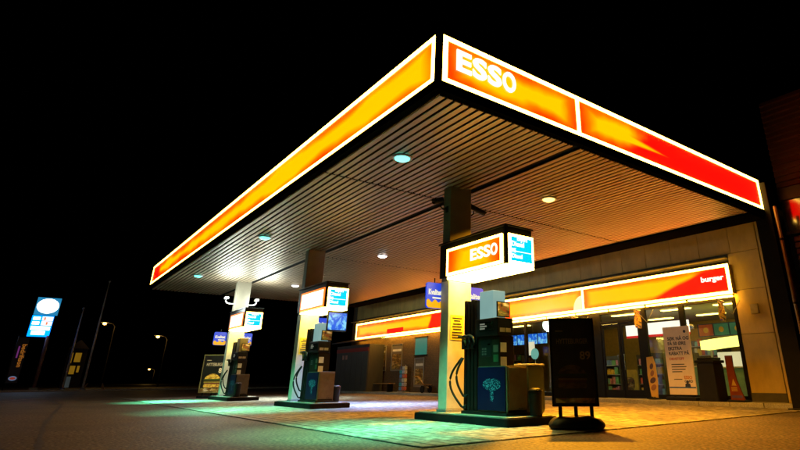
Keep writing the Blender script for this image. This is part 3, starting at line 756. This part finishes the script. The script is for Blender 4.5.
# shop light box signs
def shop_sign(x0, x1, z0, z1, label, splits, mats):
    yb = WY-.02; yf = WY-.25; c0 = Vector(((x0+x1)/2, yf, z0))
    t = thing('shop_sign', label, 'light sign', tuple(c0), 0, 'light box signs on the shop front')
    def q(n, lo, hi, m, bevel=0.): return box(n, Vector(lo)-c0, Vector(hi)-c0, m, t, bevel)
    q('housing', (x0, yf+.02, z0+.01), (x1, yb, z1-.01), mat('sign_housing', (.5, .36, .1), .4, .2))
    B = .085
    q('border_strip', (x0, yf-.02, z1-B), (x1, yf+.018, z1), W_BORDER); q('border_strip', (x0, yf-.02, z0), (x1, yf+.018, z0+B), W_BORDER)
    ed = [x0]+splits+[x1]
    for i, e in enumerate(ed):
        u = e if i == 0 else (e-B if i == len(ed)-1 else e-B/2); q('border_strip', (u, yf-.019, z0+B+.001), (u+B, yf+.018, z1-B-.001), W_BORDER)
    for i in range(len(ed)-1):
        a, b = ed[i]+B*(1 if i == 0 else .5)+.002, ed[i+1]-B*(1 if i == len(ed)-2 else .5)-.002
        l, h = b-a, z1-z0-2*B
        box('sign_panel', (-l/2, -.008, -h/2), (l/2, .012, h/2), mats[i](l, h), t, 0, Vector(((a+b)/2, yf, (z0+z1)/2))-c0)
    # tube lights hung under the box
    x = x0+.05
    while x < x1-.5:
        e = min(x+1.45, x1-.05)
        q('tube_light', (x, yf+.03, z0-.085), (e, yf+.10, z0-.035), W_TUBE, .01)
        q('tube_bracket', (x+.1, yf+.04, z0-.034), (e-.1, yf+.09, z0-.001), blackmetal)
        x += 1.56
    return t, c0
sg, c0 = shop_sign(-18.6, -7.70, 3.06, 3.95, 'long yellow and red light box sign above the shop door', [-13.46],
  [lambda l, h: glow_panel('shop_sign_print_left', 'x', l, h, s=1.0, hot=2.2, shift=.16), lambda l, h: glow_panel('shop_sign_print_right', 'x', l, h, s=1.0, hot=2.2, shift=.16, red_from=l/2-2.0, red_to=l/2-1.5, diag=-2.4)])
text('word', 'burger', Vector((-8.62, WY-.262, 3.50))-c0, '-y', .22, W_LET, sg, bold=.03, depth=.008, width=.74)
st = [(math.sin(R(36*k))*(.17 if k % 2 == 0 else .075), math.cos(R(36*k))*(.17 if k % 2 == 0 else .075)) for k in range(10)]
prism('star', [(u-17.75-c0.x, v+3.58-c0.z) for u, v in st], 'y', -.022, -.0085, W_LET, sg)
arc = [(-13.52-.42*math.cos(R(a)), 3.15+.5*math.sin(R(a))) for a in range(0, 91, 10)]+[(-13.52, 3.15)]
prism('white_arc', [(u-c0.x, v-c0.z) for u, v in arc], 'y', -.018, -.0085, emis('arc_print', (1., .75, .35), 1.6), sg)
sg2, c1 = shop_sign(-32.1, -22.3, 3.06, 3.98, 'yellow light box sign with red block on the dark brick wall', [],
  [lambda l, h: glow_panel('wall_sign_print', 'x', l, h, s=1.0, hot=2.2, red_from=l/2-1.6, red_to=l/2-1.4)])
box('red_block', Vector((-28.2, WY-.262, 3.17))-c1, Vector((-26.4, WY-.2585, 3.42))-c1, emis('red_print', (1.1, .01, .0), 1.), sg2)

# flags on brackets over the walkway
def flag(x, label, z=2.86):
    t = thing('bracket_flag', label, 'flag', (x, WY-.27, z), 0, 'small picture flags over the walkway')
    tube('pole', [(0, 0, 0), (0, -.42, .02)], .012, white_paint, t, 8)
    tube('brace', [(0.22, -.02, -.40), (0.02, -.36, .0)], .011, white_paint, t, 8)
    tube('brace', [(0.22, -.02, -.40), (.50, -.02, -.02)], .011, white_paint, t, 8)
    V = []; F = []; n = 8
    for i in range(n+1):
        for j in range(5):
            zz = -.02-.56*i/n; yy = -.40+.36*j/4; V.append((.02*math.sin(i*.9+j*.8), yy, zz))
    for i in range(n):
        for j in range(4): a = i*5+j; F.append((a, a+1, a+6, a+5))
    c = mesh_obj('cloth', V, F, flagpic, t); s = c.modifiers.new('s', 'SOLIDIFY'); s.thickness = .006
    return t
flag(-10.95, 'small picture flag above the right door post of the shop')
flag(-13.75, 'small picture flag partly behind the dark poster sign')
flag(-8.0, 'small dark flag at the right end of the shop sign')

# things on the walkway
WZ = .102
t = thing('banner_stand', 'tall pink white banner stand with dark blue text before the shop window', 'banner', (-9.55, 15.52, WZ))
pinkp = mat('banner_paper', (.92, .80, .76), .5, var=.06)
box('board', (-.45, -.02, .16), (.45, .02, 2.12), pinkp, t, .004)
box('base', (-.50, -.20, 0), (.50, .20, .10), darkplastic, t, .025)
for x in (-.3, .3): box('foot_post', (x-.03, -.015, .101), (x+.03, .015, .159), blackmetal, t)
for i, s in enumerate(('SØK NÅ OG', 'FÅ 50 ØRE', 'EKSTRA', 'RABATT PÅ')):
    text('headline', s, (-.32, -.0205, 1.72-.145*i), '-y', .135, ink_blue, t, bold=.03, depth=.002)
text('headline', 'DRIVSTOFF', (-.32, -.0205, 1.14), '-y', .10, mat('ink_red', (.6, .08, .06), .5), t, bold=.03, depth=.002)
for i, w_ in enumerate((.44, .50, .46, .34)): box('text_row', (-.28, -.0225, 1.0-.07*i), (-.28+w_, -.0205, 1.025-.07*i), ink, t)
text('logo', 'ESSO', (.10, -.0205, .60), '-y', .12, mat('ink_orange', (.7, .22, .03), .5), t, bold=.03, depth=.002)
text('logo', 'CARD', (.10, -.0205, .50), '-y', .10, ink_blue, t, bold=.03, depth=.002)
box('text_row', (-.25, -.0225, .58), (.03, -.0205, .60), ink, t)
box('blue_band', (-.44, -.0225, .34), (.44, -.0205, .38), mat('band_blue', (.05, .13, .5), .5), t)
prism('printed_figure', [(.1, .38), (.28, .38), (.27, .46), (.22, .48), (.24, .53), (.19, .56), (.14, .53), (.16, .48), (.11, .46)], 'y', -.0225, -.0205, ink_blue, t)
for k in (0,): 
    rg = [(.30+.045*math.cos(R(a)), 1.96+.045*math.sin(R(a))) for a in range(0, 360, 20)]
    prism('round_logo', rg, 'y', -.0225, -.0205, ink_blue, t)
t = thing('waste_bin', 'large black waste bin with hood beside the pink banner', 'bin', (-8.48, 15.32, WZ))
prism('body', [(-.30, 0), (.28, 0), (.25, .95), (.25, 1.02), (-.25, 1.02), (-.25, .95)], 'y', -.27, .27, darkplastic, t, .02)
box('hood', (-.30, -.31, 1.021), (.30, .31, 1.10), black, t, .025)
box('hood_top', (-.24, -.25, 1.101), (.24, .25, 1.17), black, t, .03)
box('opening', (-.18, -.275, .82), (.18, -.271, .95), mat('void', (.003, .003, .003), .9), t)
t = thing('product_stand', 'dark red product stand with curved right edge before the end wall', 'display stand', (-7.98, 15.62, WZ))
prism('side_board', [(-.16, 0), (.26, 0), (.17, .25), (.08, .55), (.04, .9), (.05, 1.22), (-.16, 1.22)], 'y', -.03, .03, mat('stand_red', (.22, .03, .012), .45), t, .006)
box('base', (-.2, -.2, -.0), (.3, .2, -.0+.05), darkplastic, t, .01)
prism('emblem', [(-.08, .42), (.06, .42), (-.01, .60)], 'y', -.034, -.0305, mat('gold_print', (.6, .4, .15), .5), t)
for i in range(3): box('text_row', (-.10, -.034, .36-.04*i), (.07, -.0305, .38-.04*i), MATS['gold_print'], t)
text('word', 'TILBUD', (-.12, -.0305, .12), '-y', .09, mat('violet_print', (.12, .08, .5), .5), t, bold=.03, depth=.002, width=.33) if False else box('violet_band', (-.12, -.034, .10), (.18, -.0305, .17), mat('violet_print', (.10, .06, .4), .5), t)
t = thing('beach_flag', 'narrow yellow leaf shaped poster standing left of the pink banner', 'banner', (-10.70, 15.72, WZ))
prism('cloth', [(-.12, .08), (.12, .05), (.17, .5), (.16, 1.0), (.08, 1.28), (-.16, 1.26), (-.18, .7)], 'y', -.008, .008, mat('flag_yellow', (.75, .45, .04), .5, var=.15), t)
for i in range(4): prism('brown_print', [(-.0+(.13-.02*i)*math.cos(R(a))*(1 if i % 2 else .8), .35+.21*i+.085*math.sin(R(a))+.03*math.cos(R(a))) for a in range(0, 360, 24)], 'y', -.0105, -.0085, mat('brown_print%d' % (i % 2), (.10, .04, .01) if i % 2 else (.35, .14, .02), .5), t)
lathe('base', [(.2, 0), (.2, .03), (.05, .05), (.02, .08)], darkplastic, t, 20)
# wall posters on the brick
def wallposter(x0, x1, z0, z1, label, green=False):
    c = Vector(((x0+x1)/2, WY+.018, z0))
    t = thing('wall_poster', label, 'poster', tuple(c), 0, 'posters on the brick wall')
    h = (x1-x0)/2; H = z1-z0
    box('panel', (-h, -.03, 0), (h, -.001, H), mat('poster_ground', (.16, .13, .09), .5), t)
    for a, b, cc, d in ((-h, h, H-.05, H), (-h, h, 0, .05)): box('frame_bar', (a, -.05, cc), (b, -.031, d), alu, t, .004)
    for a, b in ((-h, -h+.05), (h-.05, h)): box('frame_bar', (a, -.05, .051), (b, -.031, H-.051), alu, t, .004)
    box('picture', (-h+.1, -.034, .12), (h-.1, -.0305, H*.62), foodpic, t)
    box('headline', (-h+.12, -.034, H*.72), (h-.12, -.0305, H*.80), mat('poster_white', (.7, .7, .66), .5), t)
wallposter(-29.7, -28.55, 1.17, 2.55, 'food poster on the brick wall next to the dark shed')
wallposter(-27.95, -26.78, 1.16, 2.58, 'food poster on the brick wall, right one of the pair')
wallposter(-25.48, -24.55, .36, 1.78, 'food poster below the green window in the brick wall')
gw = pb('green_window', (-25.5, WY-.01, 1.93), (-24.4, WY+.019, 2.76), emis('green_window', (.03, .28, .2), .55), 0)
for a, b, c_, d_ in ((-25.58, -24.32, 2.761, 2.84), (-25.58, -24.32, 1.85, 1.929)): pb('window_frame', (a, WY-.03, c_), (b, WY+.018, d_), frame_m, 0, gw)
t = thing('packet_rack', 'narrow rack of colourful packets leaning on the brick wall', 'rack', (-26.0, 15.75, WZ))
box('post', (-.02, .08, 0), (.02, .12, 1.35), grey_metal, t); box('base', (-.28, -.2, 0), (.28, .2, .05), grey_metal, t, .01)
pc = [(.1, .3, .6), (.6, .6, .55), (.05, .4, .5), (.6, .15, .1), (.15, .15, .2), (.5, .5, .6)]
for i in range(6):
    for j in range(2): box('packet', (-.26+.27*j+.02*(i % 2), -.12, .1+.2*i), (-.02+.27*j, .06, .27+.2*i), mat('packet%d' % ((i*2+j) % 6), pc[(i*2+j*3) % 6], .3, var=.5, scale=12), t, .02)
t = thing('bench', 'low wooden bench along the foot of the brick wall', 'bench', (-28.3, 15.6, WZ))
for k in range(3): box('seat_slat', (-1.4, -.2+.14*k, .40), (1.4, -.09+.14*k, .44), mat('bench_wood', (.28, .16, .05), .5, var=.3, aniso=(1, 12, 12)), t, .006)
for x in (-1.2, 1.2): box('leg', (x-.04, -.18, 0), (x+.04, .16, .399), blackmetal, t, .006)
t = thing('wall_tap_barrow', 'dark two wheeled trolley parked against the brick wall near the nearest pillar', 'trolley', (-23.9, 15.6, WZ))
t.name = 'hand_trolley'
tube('frame', [(-.5, 0, .75), (-.2, 0, .55), (.2, 0, .30), (.5, 0, .25)], .03, mat('rust_frame', (.25, .13, .04), .5), t, 8)
tube('handle', [(-.5, -.25, .75), (-.5, .25, .75)], .025, MATS['rust_frame'], t, 8)
for y in (-.22, .22):
    tube('wheel', [(.3, y-.03, .17), (.3, y+.03, .17)], .17, rubber, t, 20)
box('load_bed', (-.25, -.22, .36), (.45, .22, .40), MATS['rust_frame'], t)

# dark shed at the left end of the shop
t = thing('storage_shed', 'dark storage shed with sliding doors and red band at the brick wall', 'shed', (-30.6, 15.2, .02))
shm = mat('shed_metal', (.05, .05, .045), .45, .3, var=.3, aniso=(6, 6, .4))
box('body', (-2.2, -.2, 0), (2.0, .75, 2.6), shm, t, .01)
for k in range(6): box('door_panel', (-2.1+k*.68, -.235, .12), (-1.44+k*.68, -.201, 2.2), mat('shed_door', (.075, .075, .06), .4, .3, var=.35, scale=3, aniso=(5, 5, .3)), t, .006)
box('red_band', (-2.15, -.24, 2.21), (1.95, -.202, 2.42), mat('shed_red', (.30, .03, .02), .5), t)
prism('roof', [(-.5, 2.75), (.9, 3.0), (.9, 3.06), (-.5, 2.81)], 'x', -2.4, 2.2, mat('shed_roof', (.03, .03, .03), .5), t)
for k in range(2): box('number_plate', (-1.3+k*.42, -.247, 1.82), (-1.05+k*.42, -.2355, 2.06), mat('plate_red', (.5, .25, .2), .5), t, .004)

# ------------------------------------------------------------------ right wing: dark corner post, ribbed cladding, glass strip
wg = Vector((-3., 15.2, 0))
wing = thing('wing_building', 'dark ribbed metal wing with glass strip right of the canopy', 'building', tuple(wg))
def wb(name, lo, hi, m, bevel=0.): return box(name, Vector(lo)-wg, Vector(hi)-wg, m, wing, bevel)
wb('core_wall', (-5.55, 15.08, 0), (6, 22, 8.2), deck_m)
z = 5.56; 
while z < 8.1:
    prism('cladding_board', [(15.075-wg.y, z), (14.985-wg.y, z+.02), (15.03-wg.y, z+.155), (15.075-wg.y, z+.16)], 'x', -5.55-wg.x, 6-wg.x, cladding_m, wing); z += .168
z = .35
while z < 4.2:
    prism('cladding_board', [(15.075-wg.y, z), (14.985-wg.y, z+.02), (15.03-wg.y, z+.155), (15.075-wg.y, z+.16)], 'x', -5.40-wg.x, 6-wg.x, cladding_m, wing); z += .168
wb('lintel', (-5.55, 14.93, 5.20), (6, 15.07, 5.54), blackmetal, .01)
wb('sill', (-5.55, 14.93, 4.25), (6, 15.07, 4.33), blackmetal, .01)
wb('glass_strip', (-5.54, 15.0, 4.335), (6, 15.03, 5.195), mat('dark_mirror_glass', (.02, .02, .022), .06, 0., var=.05, spec=1.))
wb('plinth', (-5.40, 14.95, 0), (6, 15.07, .34), plinth_m)
t = thing('corner_post', 'tall black steel post at the right end of the canopy fascia', 'post', (-5.76, 14.45, 0))
box('shaft', (-.22, -.17, 0), (.20, .30, 5.62), mat('post_black', (.006, .005, .004), .6, spec=.08), t, .01)
box('foot_plate', (-.3, -.25, 0), (.28, .38, .05), blackmetal, t, .008)
t = thing('downpipe', 'thin brown downpipe beside the black corner post', 'pipe', (-5.44, 14.30, 0))
tube('pipe', [(0, 0, .0), (0, 0, 4.9)], .045, mat('pipe_brown', (.22, .13, .06), .35, .5), t, 14)
for z in (.8, 2.4, 4.0): tube('clip', [(0, 0, z), (0, 0, z+.05)], .056, blackmetal, t, 14)

# ------------------------------------------------------------------ shop interior things
goods_cols = [(.6, .1, .06), (.65, .45, .05), (.08, .15, .5), (.1, .35, .15), (.6, .58, .5), (.5, .2, .4), (.05, .05, .06), (.2, .45, .6)]
for i, c_ in enumerate(goods_cols): mat('goods%d' % i, c_, .35, var=.4, scale=14)
def shelf(x, y, wd, label, ht=1.5, rz=0.):
    t = thing('shop_shelf', label, 'shelf', (x, y, .062), rz, 'shelf units inside the shop')
    box('back', (-wd/2, .16, 0), (wd/2, .19, ht), mat('shelf_dark', (.06, .055, .05), .5), t)
    for s in (-1, 1): box('side', (s*wd/2-.015, -.2, 0), (s*wd/2+.015, .159, ht), MATS['shelf_dark'], t)
    k = 0; z = .1
    while z < ht-.1:
        box('shelf_board', (-wd/2+.016, -.2, z), (wd/2-.016, .158, z+.025), grey_metal, t)
        x_ = -wd/2+.05
        while x_ < wd/2-.15:
            w_ = random.uniform(.08, .2); h_ = random.uniform(.15, .27)
            box('packet', (x_, -.16, z+.026), (min(x_+w_, wd/2-.02), .06, z+.026+h_), MATS['goods%d' % random.randrange(8)], t); x_ += w_+.012; k += 1
        z += .34
shelf(-12.6, 18.6, 1.1, 'shelf unit of coloured packets behind the left door leaf'); shelf(-11.3, 18.6, 1.1, 'shelf unit of coloured packets behind the right door leaf')
shelf(-14.3, 18.2, 1.2, 'shelf unit of packets inside, right of the dark poster sign'); shelf(-17.2, 19.5, 1.4, 'shelf unit of packets behind the left shop window', 1.8)
shelf(-12.0, 20.6, 2.2, 'tall shelf unit of packets at the back of the shop', 2.0)
shelf(-20.3, 18.4, 1.6, 'shelf unit of packets behind the left window near the nearest pump', 1.7); shelf(-15.4, 17.2, .9, 'low shelf unit of packets right behind the dark poster sign', 1.2); shelf(-11.4, 17.3, .5, 'narrow shelf of packets behind the yellow leaf poster', 1.5); shelf(-22.0, 20.5, 2.4, 'long shelf unit of packets deep inside the shop', 1.9)
t = thing('drinks_fridge', 'tall drinks fridge glowing blue behind the shop door', 'fridge', (-12.2, 21.9, .062))
box('cabinet', (-.9, -.3, 0), (.9, .4, 2.1), mat('fridge_body', (.05, .05, .08), .4), t, .01)
box('lit_back', (-.8, -.31, .2), (.8, -.301, 1.8), emis('fridge_glow', (.03, .12, .9), .7), t)
for i in range(4):
    for j in range(9): lathe('bottle', [(.05, 0), (.06, .02), (.06, .18), (.02, .25), (.02, .3)], MATS['goods%d' % ((i+j) % 8)], t, 8, (-.72+.18*j, -.36, .24+.4*i))
box('header', (-.9, -.32, 1.85), (.9, -.301, 2.1), emis('fridge_header', (.9, .1, .08), .9), t)
t = thing('header_sign', 'white and red glowing header board inside above the shop door', 'sign', (-11.9, 18.05, 1.95))
box('white_board', (-1.35, -.03, .30), (1.35, .03, .72), emis('header_white', (1., .85, .7), 1.6), t); box('red_board', (-1.35, -.03, .22), (1.35, .028, .298), emis('header_red', (.9, .02, .02), .9), t)
for x in (-1.2, 1.2): tube('hanger', [(x, 0, .72), (x, 0, 1.06)], .01, grey_metal, t, 6)
# menu screens behind the left window
for i, (x, lab) in enumerate(((-18.75, 'blue menu screen hanging inside, leftmost beside the nearest pump'), (-18.15, 'blue menu screen hanging inside, second from the nearest pump'), (-17.45, 'blue menu screen hanging inside, third from the nearest pump'), (-16.85, 'blue menu screen hanging inside, left of the dark poster sign'))):
    t = thing('menu_screen', lab, 'screen', (x, 17.0, 2.33), 0, 'blue menu screens inside the shop')
    box('casing', (-.29, 0, -.22), (.29, .06, .24), black, t, .006); box('display', (-.27, -.006, -.2), (.27, -.001, .22), SCREEN, t)
    tube('hanger', [(0, .03, .24), (0, .03, .69)], .012, grey_metal, t, 6)
# counter with lit hood at the right window
t = thing('shop_counter', 'service counter with glowing yellow hood behind the right shop window', 'counter', (-8.75, 18.0, .062))
box('front', (-1.3, -.35, 0), (1.3, .35, .95), mat('counter_teal', (.18, .40, .36), .4, var=.15), t, .01)
for k in range(5): box('drawer', (-1.25+.5*k, -.372, .08), (-.79+.5*k, -.351, .82), mat('drawer_teal', (.28, .5, .45), .4), t, .008)
box('top', (-1.35, -.40, .951), (1.35, .40, 1.0), white_paint, t, .01)
hood = []
for i in range(13):
    a = i/12; hood.append((-1.25+2.5*a, 1.78+.16*math.sin(math.pi*(a*.55+.1))))
prism('hood', hood+[(x, z-.28) for x, z in hood[::-1]], 'y', -.34, .3, emis('hood_yellow', (1., .85, .16), 2.6), t)
for x in (-1.2, 1.2): box('hood_post', (x-.03, .2, 1.001), (x+.03, .26, 1.60), grey_metal, t)
box('heated_cabinet', (-.75, -.25, 1.001), (.0, .25, 1.45), emis('heat_cabinet', (1., .82, .45), .9), t, .02)
box('coffee_machine', (.2, -.22, 1.001), (.62, .22, 1.5), darkplastic, t, .02)
t = thing('menu_board', 'dark blue menu board over the counter in the right window', 'sign', (-8.75, 17.72, 2.02))
box('board', (-1.3, 0, .0), (1.3, .04, .42), mat('board_blue', (.02, .05, .22), .4), t)
for k, cc in enumerate(((.5, .12, .12), (.05, .3, .55), (.05, .28, .5))): box('picture_tile', (-1.25+.55*k, -.012, .03), (-.75+.55*k, -.001, .39), mat('tile%d' % k, cc, .4), t)
for k in range(3):
    rg = [(-1.0+.55*k+.09*math.cos(R(a)), .21+.09*math.sin(R(a))) for a in range(0, 360, 30)]; prism('round_picture', rg, 'y', -.016, -.0125, mat('round_pic', (.6, .4, .1), .5), t)
t = thing('shop_counter', 'low teal counter behind the pink banner in the shop', 'counter', (-10.6, 17.6, .062))
box('front', (-.75, -.3, 0), (.55, .3, 1.0), MATS['counter_teal'], t, .01); box('top', (-.8, -.34, 1.001), (.58, .34, 1.04), white_paint, t, .008)
t = thing('food_standee', 'yellow food picture standee behind the left door leaf', 'poster', (-12.75, 17.3, .062))
prism('card', rrect(-.33, .33, .1, .95, .08), 'y', -.01, .01, mat('standee_yellow', (.75, .55, .05), .5), t); box('foot', (-.2, -.12, 0), (.2, .12, .099), darkplastic, t)
prism('picture', rrect(-.24, .2, .25, .7, .15), 'y', -.014, -.0105, foodpic, t)
t = thing('round_mirror', 'round pale teal sign disc inside left of the dark poster sign', 'sign', (-17.25, 16.9, 1.22)); t.name = 'round_sign'
tube('disc', [(0, -.02, .5), (0, .02, .5)], .22, emis('disc_teal', (.25, .65, .55), .7), t, 28); tube('pole', [(0, .03, -1.15), (0, .03, .5)], .015, grey_metal, t, 8)
box('white_card', (-.40, .04, .45), (-.05, .06, 1.0), emis('card_white', (1., .85, .6), 1.0), t)

# ------------------------------------------------------------------ far left: price pylon, flags, poles, lamps, kiosk
t = thing('price_pylon', 'tall lit price pylon with white oval and blue rows across the road', 'pylon sign', (-60, .85, 0), R(0))
tube('pole', [(0, .42, 0), (0, .40, 4.3)], .13, mat('pylon_pole', (.3, .15, .12), .4, .3), t, 12)
box('top_panel', (-.15, -1.0, 5.98), (.0, .62, 7.42), emis('pylon_teal', (.02, .25, .5), .9), t, .02)
ov = [(-.19+.74*math.cos(R(a)), 6.72+.60*math.sin(R(a))) for a in range(0, 360, 8)]
prism('oval', ov, 'x', .001, .05, emis('pylon_oval', (.85, 1., 1.), 6.), t)
box('price_panel', (-.15, -1.02, 4.22), (.0, .44, 5.93), emis('pylon_cyan', (.0, .2, 1.), 3.), t, .02)
wr = emis('pylon_row', (.9, .95, 1.), 3.); rd = emis('pylon_red', (1., .12, .05), 2.)
for i, z in enumerate((5.50, 5.12, 4.72, 4.34)):
    if i < 2:
        box('name_row', (.001, -.92, z+.06), (.02, -.45, z+.30), wr, t); box('price_row', (.001, -.32, z+.02), (.02, .40, z+.34), emis('pylon_price', (1., .6, .6), 2.), t)
        for k in range(3): box('price_digit', (.021, -.2+.2*k, z+.07), (.03, -.09+.2*k, z+.29), rd if k == i else wr, t)
    else: box('name_row', (.001, -.92 if i == 2 else -.8, z+.03), (.02, .36 if i == 2 else .1, z+.33), wr, t)
box('base', (-.3, .1, 0), (.3, .7, .25), concrete, t, .03)
t = thing('vertical_banner', 'dark blue vertical banner with orange lettering left of the price pylon', 'banner', (-59.5, -.25, 0))
box('cloth', (-.03, -.36, .6), (.0, .36, 4.1), mat('banner_navy', (.006, .008, .05), .5), t)
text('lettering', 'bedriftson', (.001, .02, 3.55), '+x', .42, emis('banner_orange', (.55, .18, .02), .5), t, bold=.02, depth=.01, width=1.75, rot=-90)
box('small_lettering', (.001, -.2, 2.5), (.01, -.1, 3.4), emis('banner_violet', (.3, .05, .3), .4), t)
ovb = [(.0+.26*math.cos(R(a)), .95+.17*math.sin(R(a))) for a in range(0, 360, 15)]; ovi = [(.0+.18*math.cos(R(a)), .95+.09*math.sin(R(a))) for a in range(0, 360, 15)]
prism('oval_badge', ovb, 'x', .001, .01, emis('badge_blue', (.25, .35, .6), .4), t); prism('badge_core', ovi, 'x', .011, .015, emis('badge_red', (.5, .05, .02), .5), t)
tube('pole', [(-.05, -.42, 0), (-.05, -.42, 4.2)], .04, black, t, 8)
def flagpole(x, y, h, m, label):
    t = thing('flagpole', label, 'flagpole', (x, y, 0), 0, 'bare flagpoles by the road')
    tube('pole', [(0, 0, 0), (0, 0, h*.5), (0, 0, h)], [.09, .07, .045], m, t, 10); lathe('finial', [(.03, h), (.09, h+.05), (.09, h+.12), (.02, h+.18)], m, t, 12)
    lathe('base', [(.2, 0), (.2, .12), (.12, .2)], grey_metal, t, 12)
fpm = mat('flagpole_paint', (.75, .72, .68), .3)
flagpole(-59.8, 4.55, 9.1, fpm, 'tall white flagpole right of the lit kiosk'); flagpole(-60.5, 3.2, 6.7, fpm, 'shorter white flagpole between price pylon and kiosk')
t = thing('kiosk', 'small dark kiosk with yellow lit windows beyond the road', 'building', (-80, 4.9, 0))
box('wall', (-2, -1.0, 0), (0, .8, 4.2), mat('kiosk_wall', (.02, .015, .01), .7), t)
prism('roof', [(-1.1, 4.2), (.9, 4.2), (-.1, 5.2)], 'x', -2.1, .1, mat('kiosk_roof', (.03, .02, .01), .6), t)
kw = emis('kiosk_window', (1., .5, .02), .17)
for (y0, y1, z0, z1) in ((-.75, -.45, 2.6, 3.8), (-.35, .35, 2.7, 3.8), (-.55, .05, 1.4, 2.4), (.12, .45, 1.6, 2.4)):
    wn = box('window', (.001, y0, z0), (.03, y1, z1), frame_m, t); box('pane', (.031, y0+.05, z0+.05), (.04, y1-.05, z1-.05), kw, wn)
box('door', (.001, -.65, .05), (.03, -.15, 1.2), emis('kiosk_door', (.2, .25, .25), .12), t)
def streetlamp(x, y, h, label, watt):
    t = thing('street_lamp', label, 'street lamp', (x, y, 0), 0, 'sodium street lamps in the distance')
    tube('post', [(0, 0, 0), (0, 0, h*.6), (0, 0, h-.4), (.1, -.25, h-.1), (.25, -.8, h)], [.08, .06, .045, .04, .035], mat('lamp_post', (.015, .011, .005), .7), t, 8)
    box('head', (.1, -1.5, h-.04), (.4, -.75, h+.08), grey_metal, t, .03)
    lathe('lamp_glass', [(.05, -.24), (.14, -.20), (.20, -.10), (.16, .0)], emis('sodium', (1., .5, .09), 14.), t, 14, (.25, -1.1, h-.04))
    l = bpy.data.lights.new('lamp', 'POINT'); l.energy = watt; l.color = (1., .55, .12); l.shadow_soft_size = .2
    lo = bpy.data.objects.new('lamp', l); C.objects.link(lo); lo.parent = t; lo.location = (.25, -1.1, h-.55)
streetlamp(-79.0, 13.4, 5.9, 'orange street lamp left of the canopy, higher of the two', 160)
streetlamp(-140, 22.6, 3.1, 'small low orange street lamp farther off below the other', 100)
streetlamp(-79.7, 7.7, 7.2, 'orange street lamp close behind the tall flagpole', 90)
t = thing('trestle', 'low lit trestle barrier beside the flagpole foot', 'barrier', (-60, 5.4, 0))
tm = mat('trestle_wood', (.5, .33, .12), .6)
tube('leg', [(0, -.85, 0), (0, -.55, .55)], .05, tm, t, 6); tube('leg', [(0, .75, 0), (0, .5, .55)], .05, tm, t, 6); tube('rail', [(0, -.7, .2), (0, 1.0, .18)], .04, tm, t, 6); tube('leg', [(.4, .5, 0), (0, .5, .5)], .05, tm, t, 6)
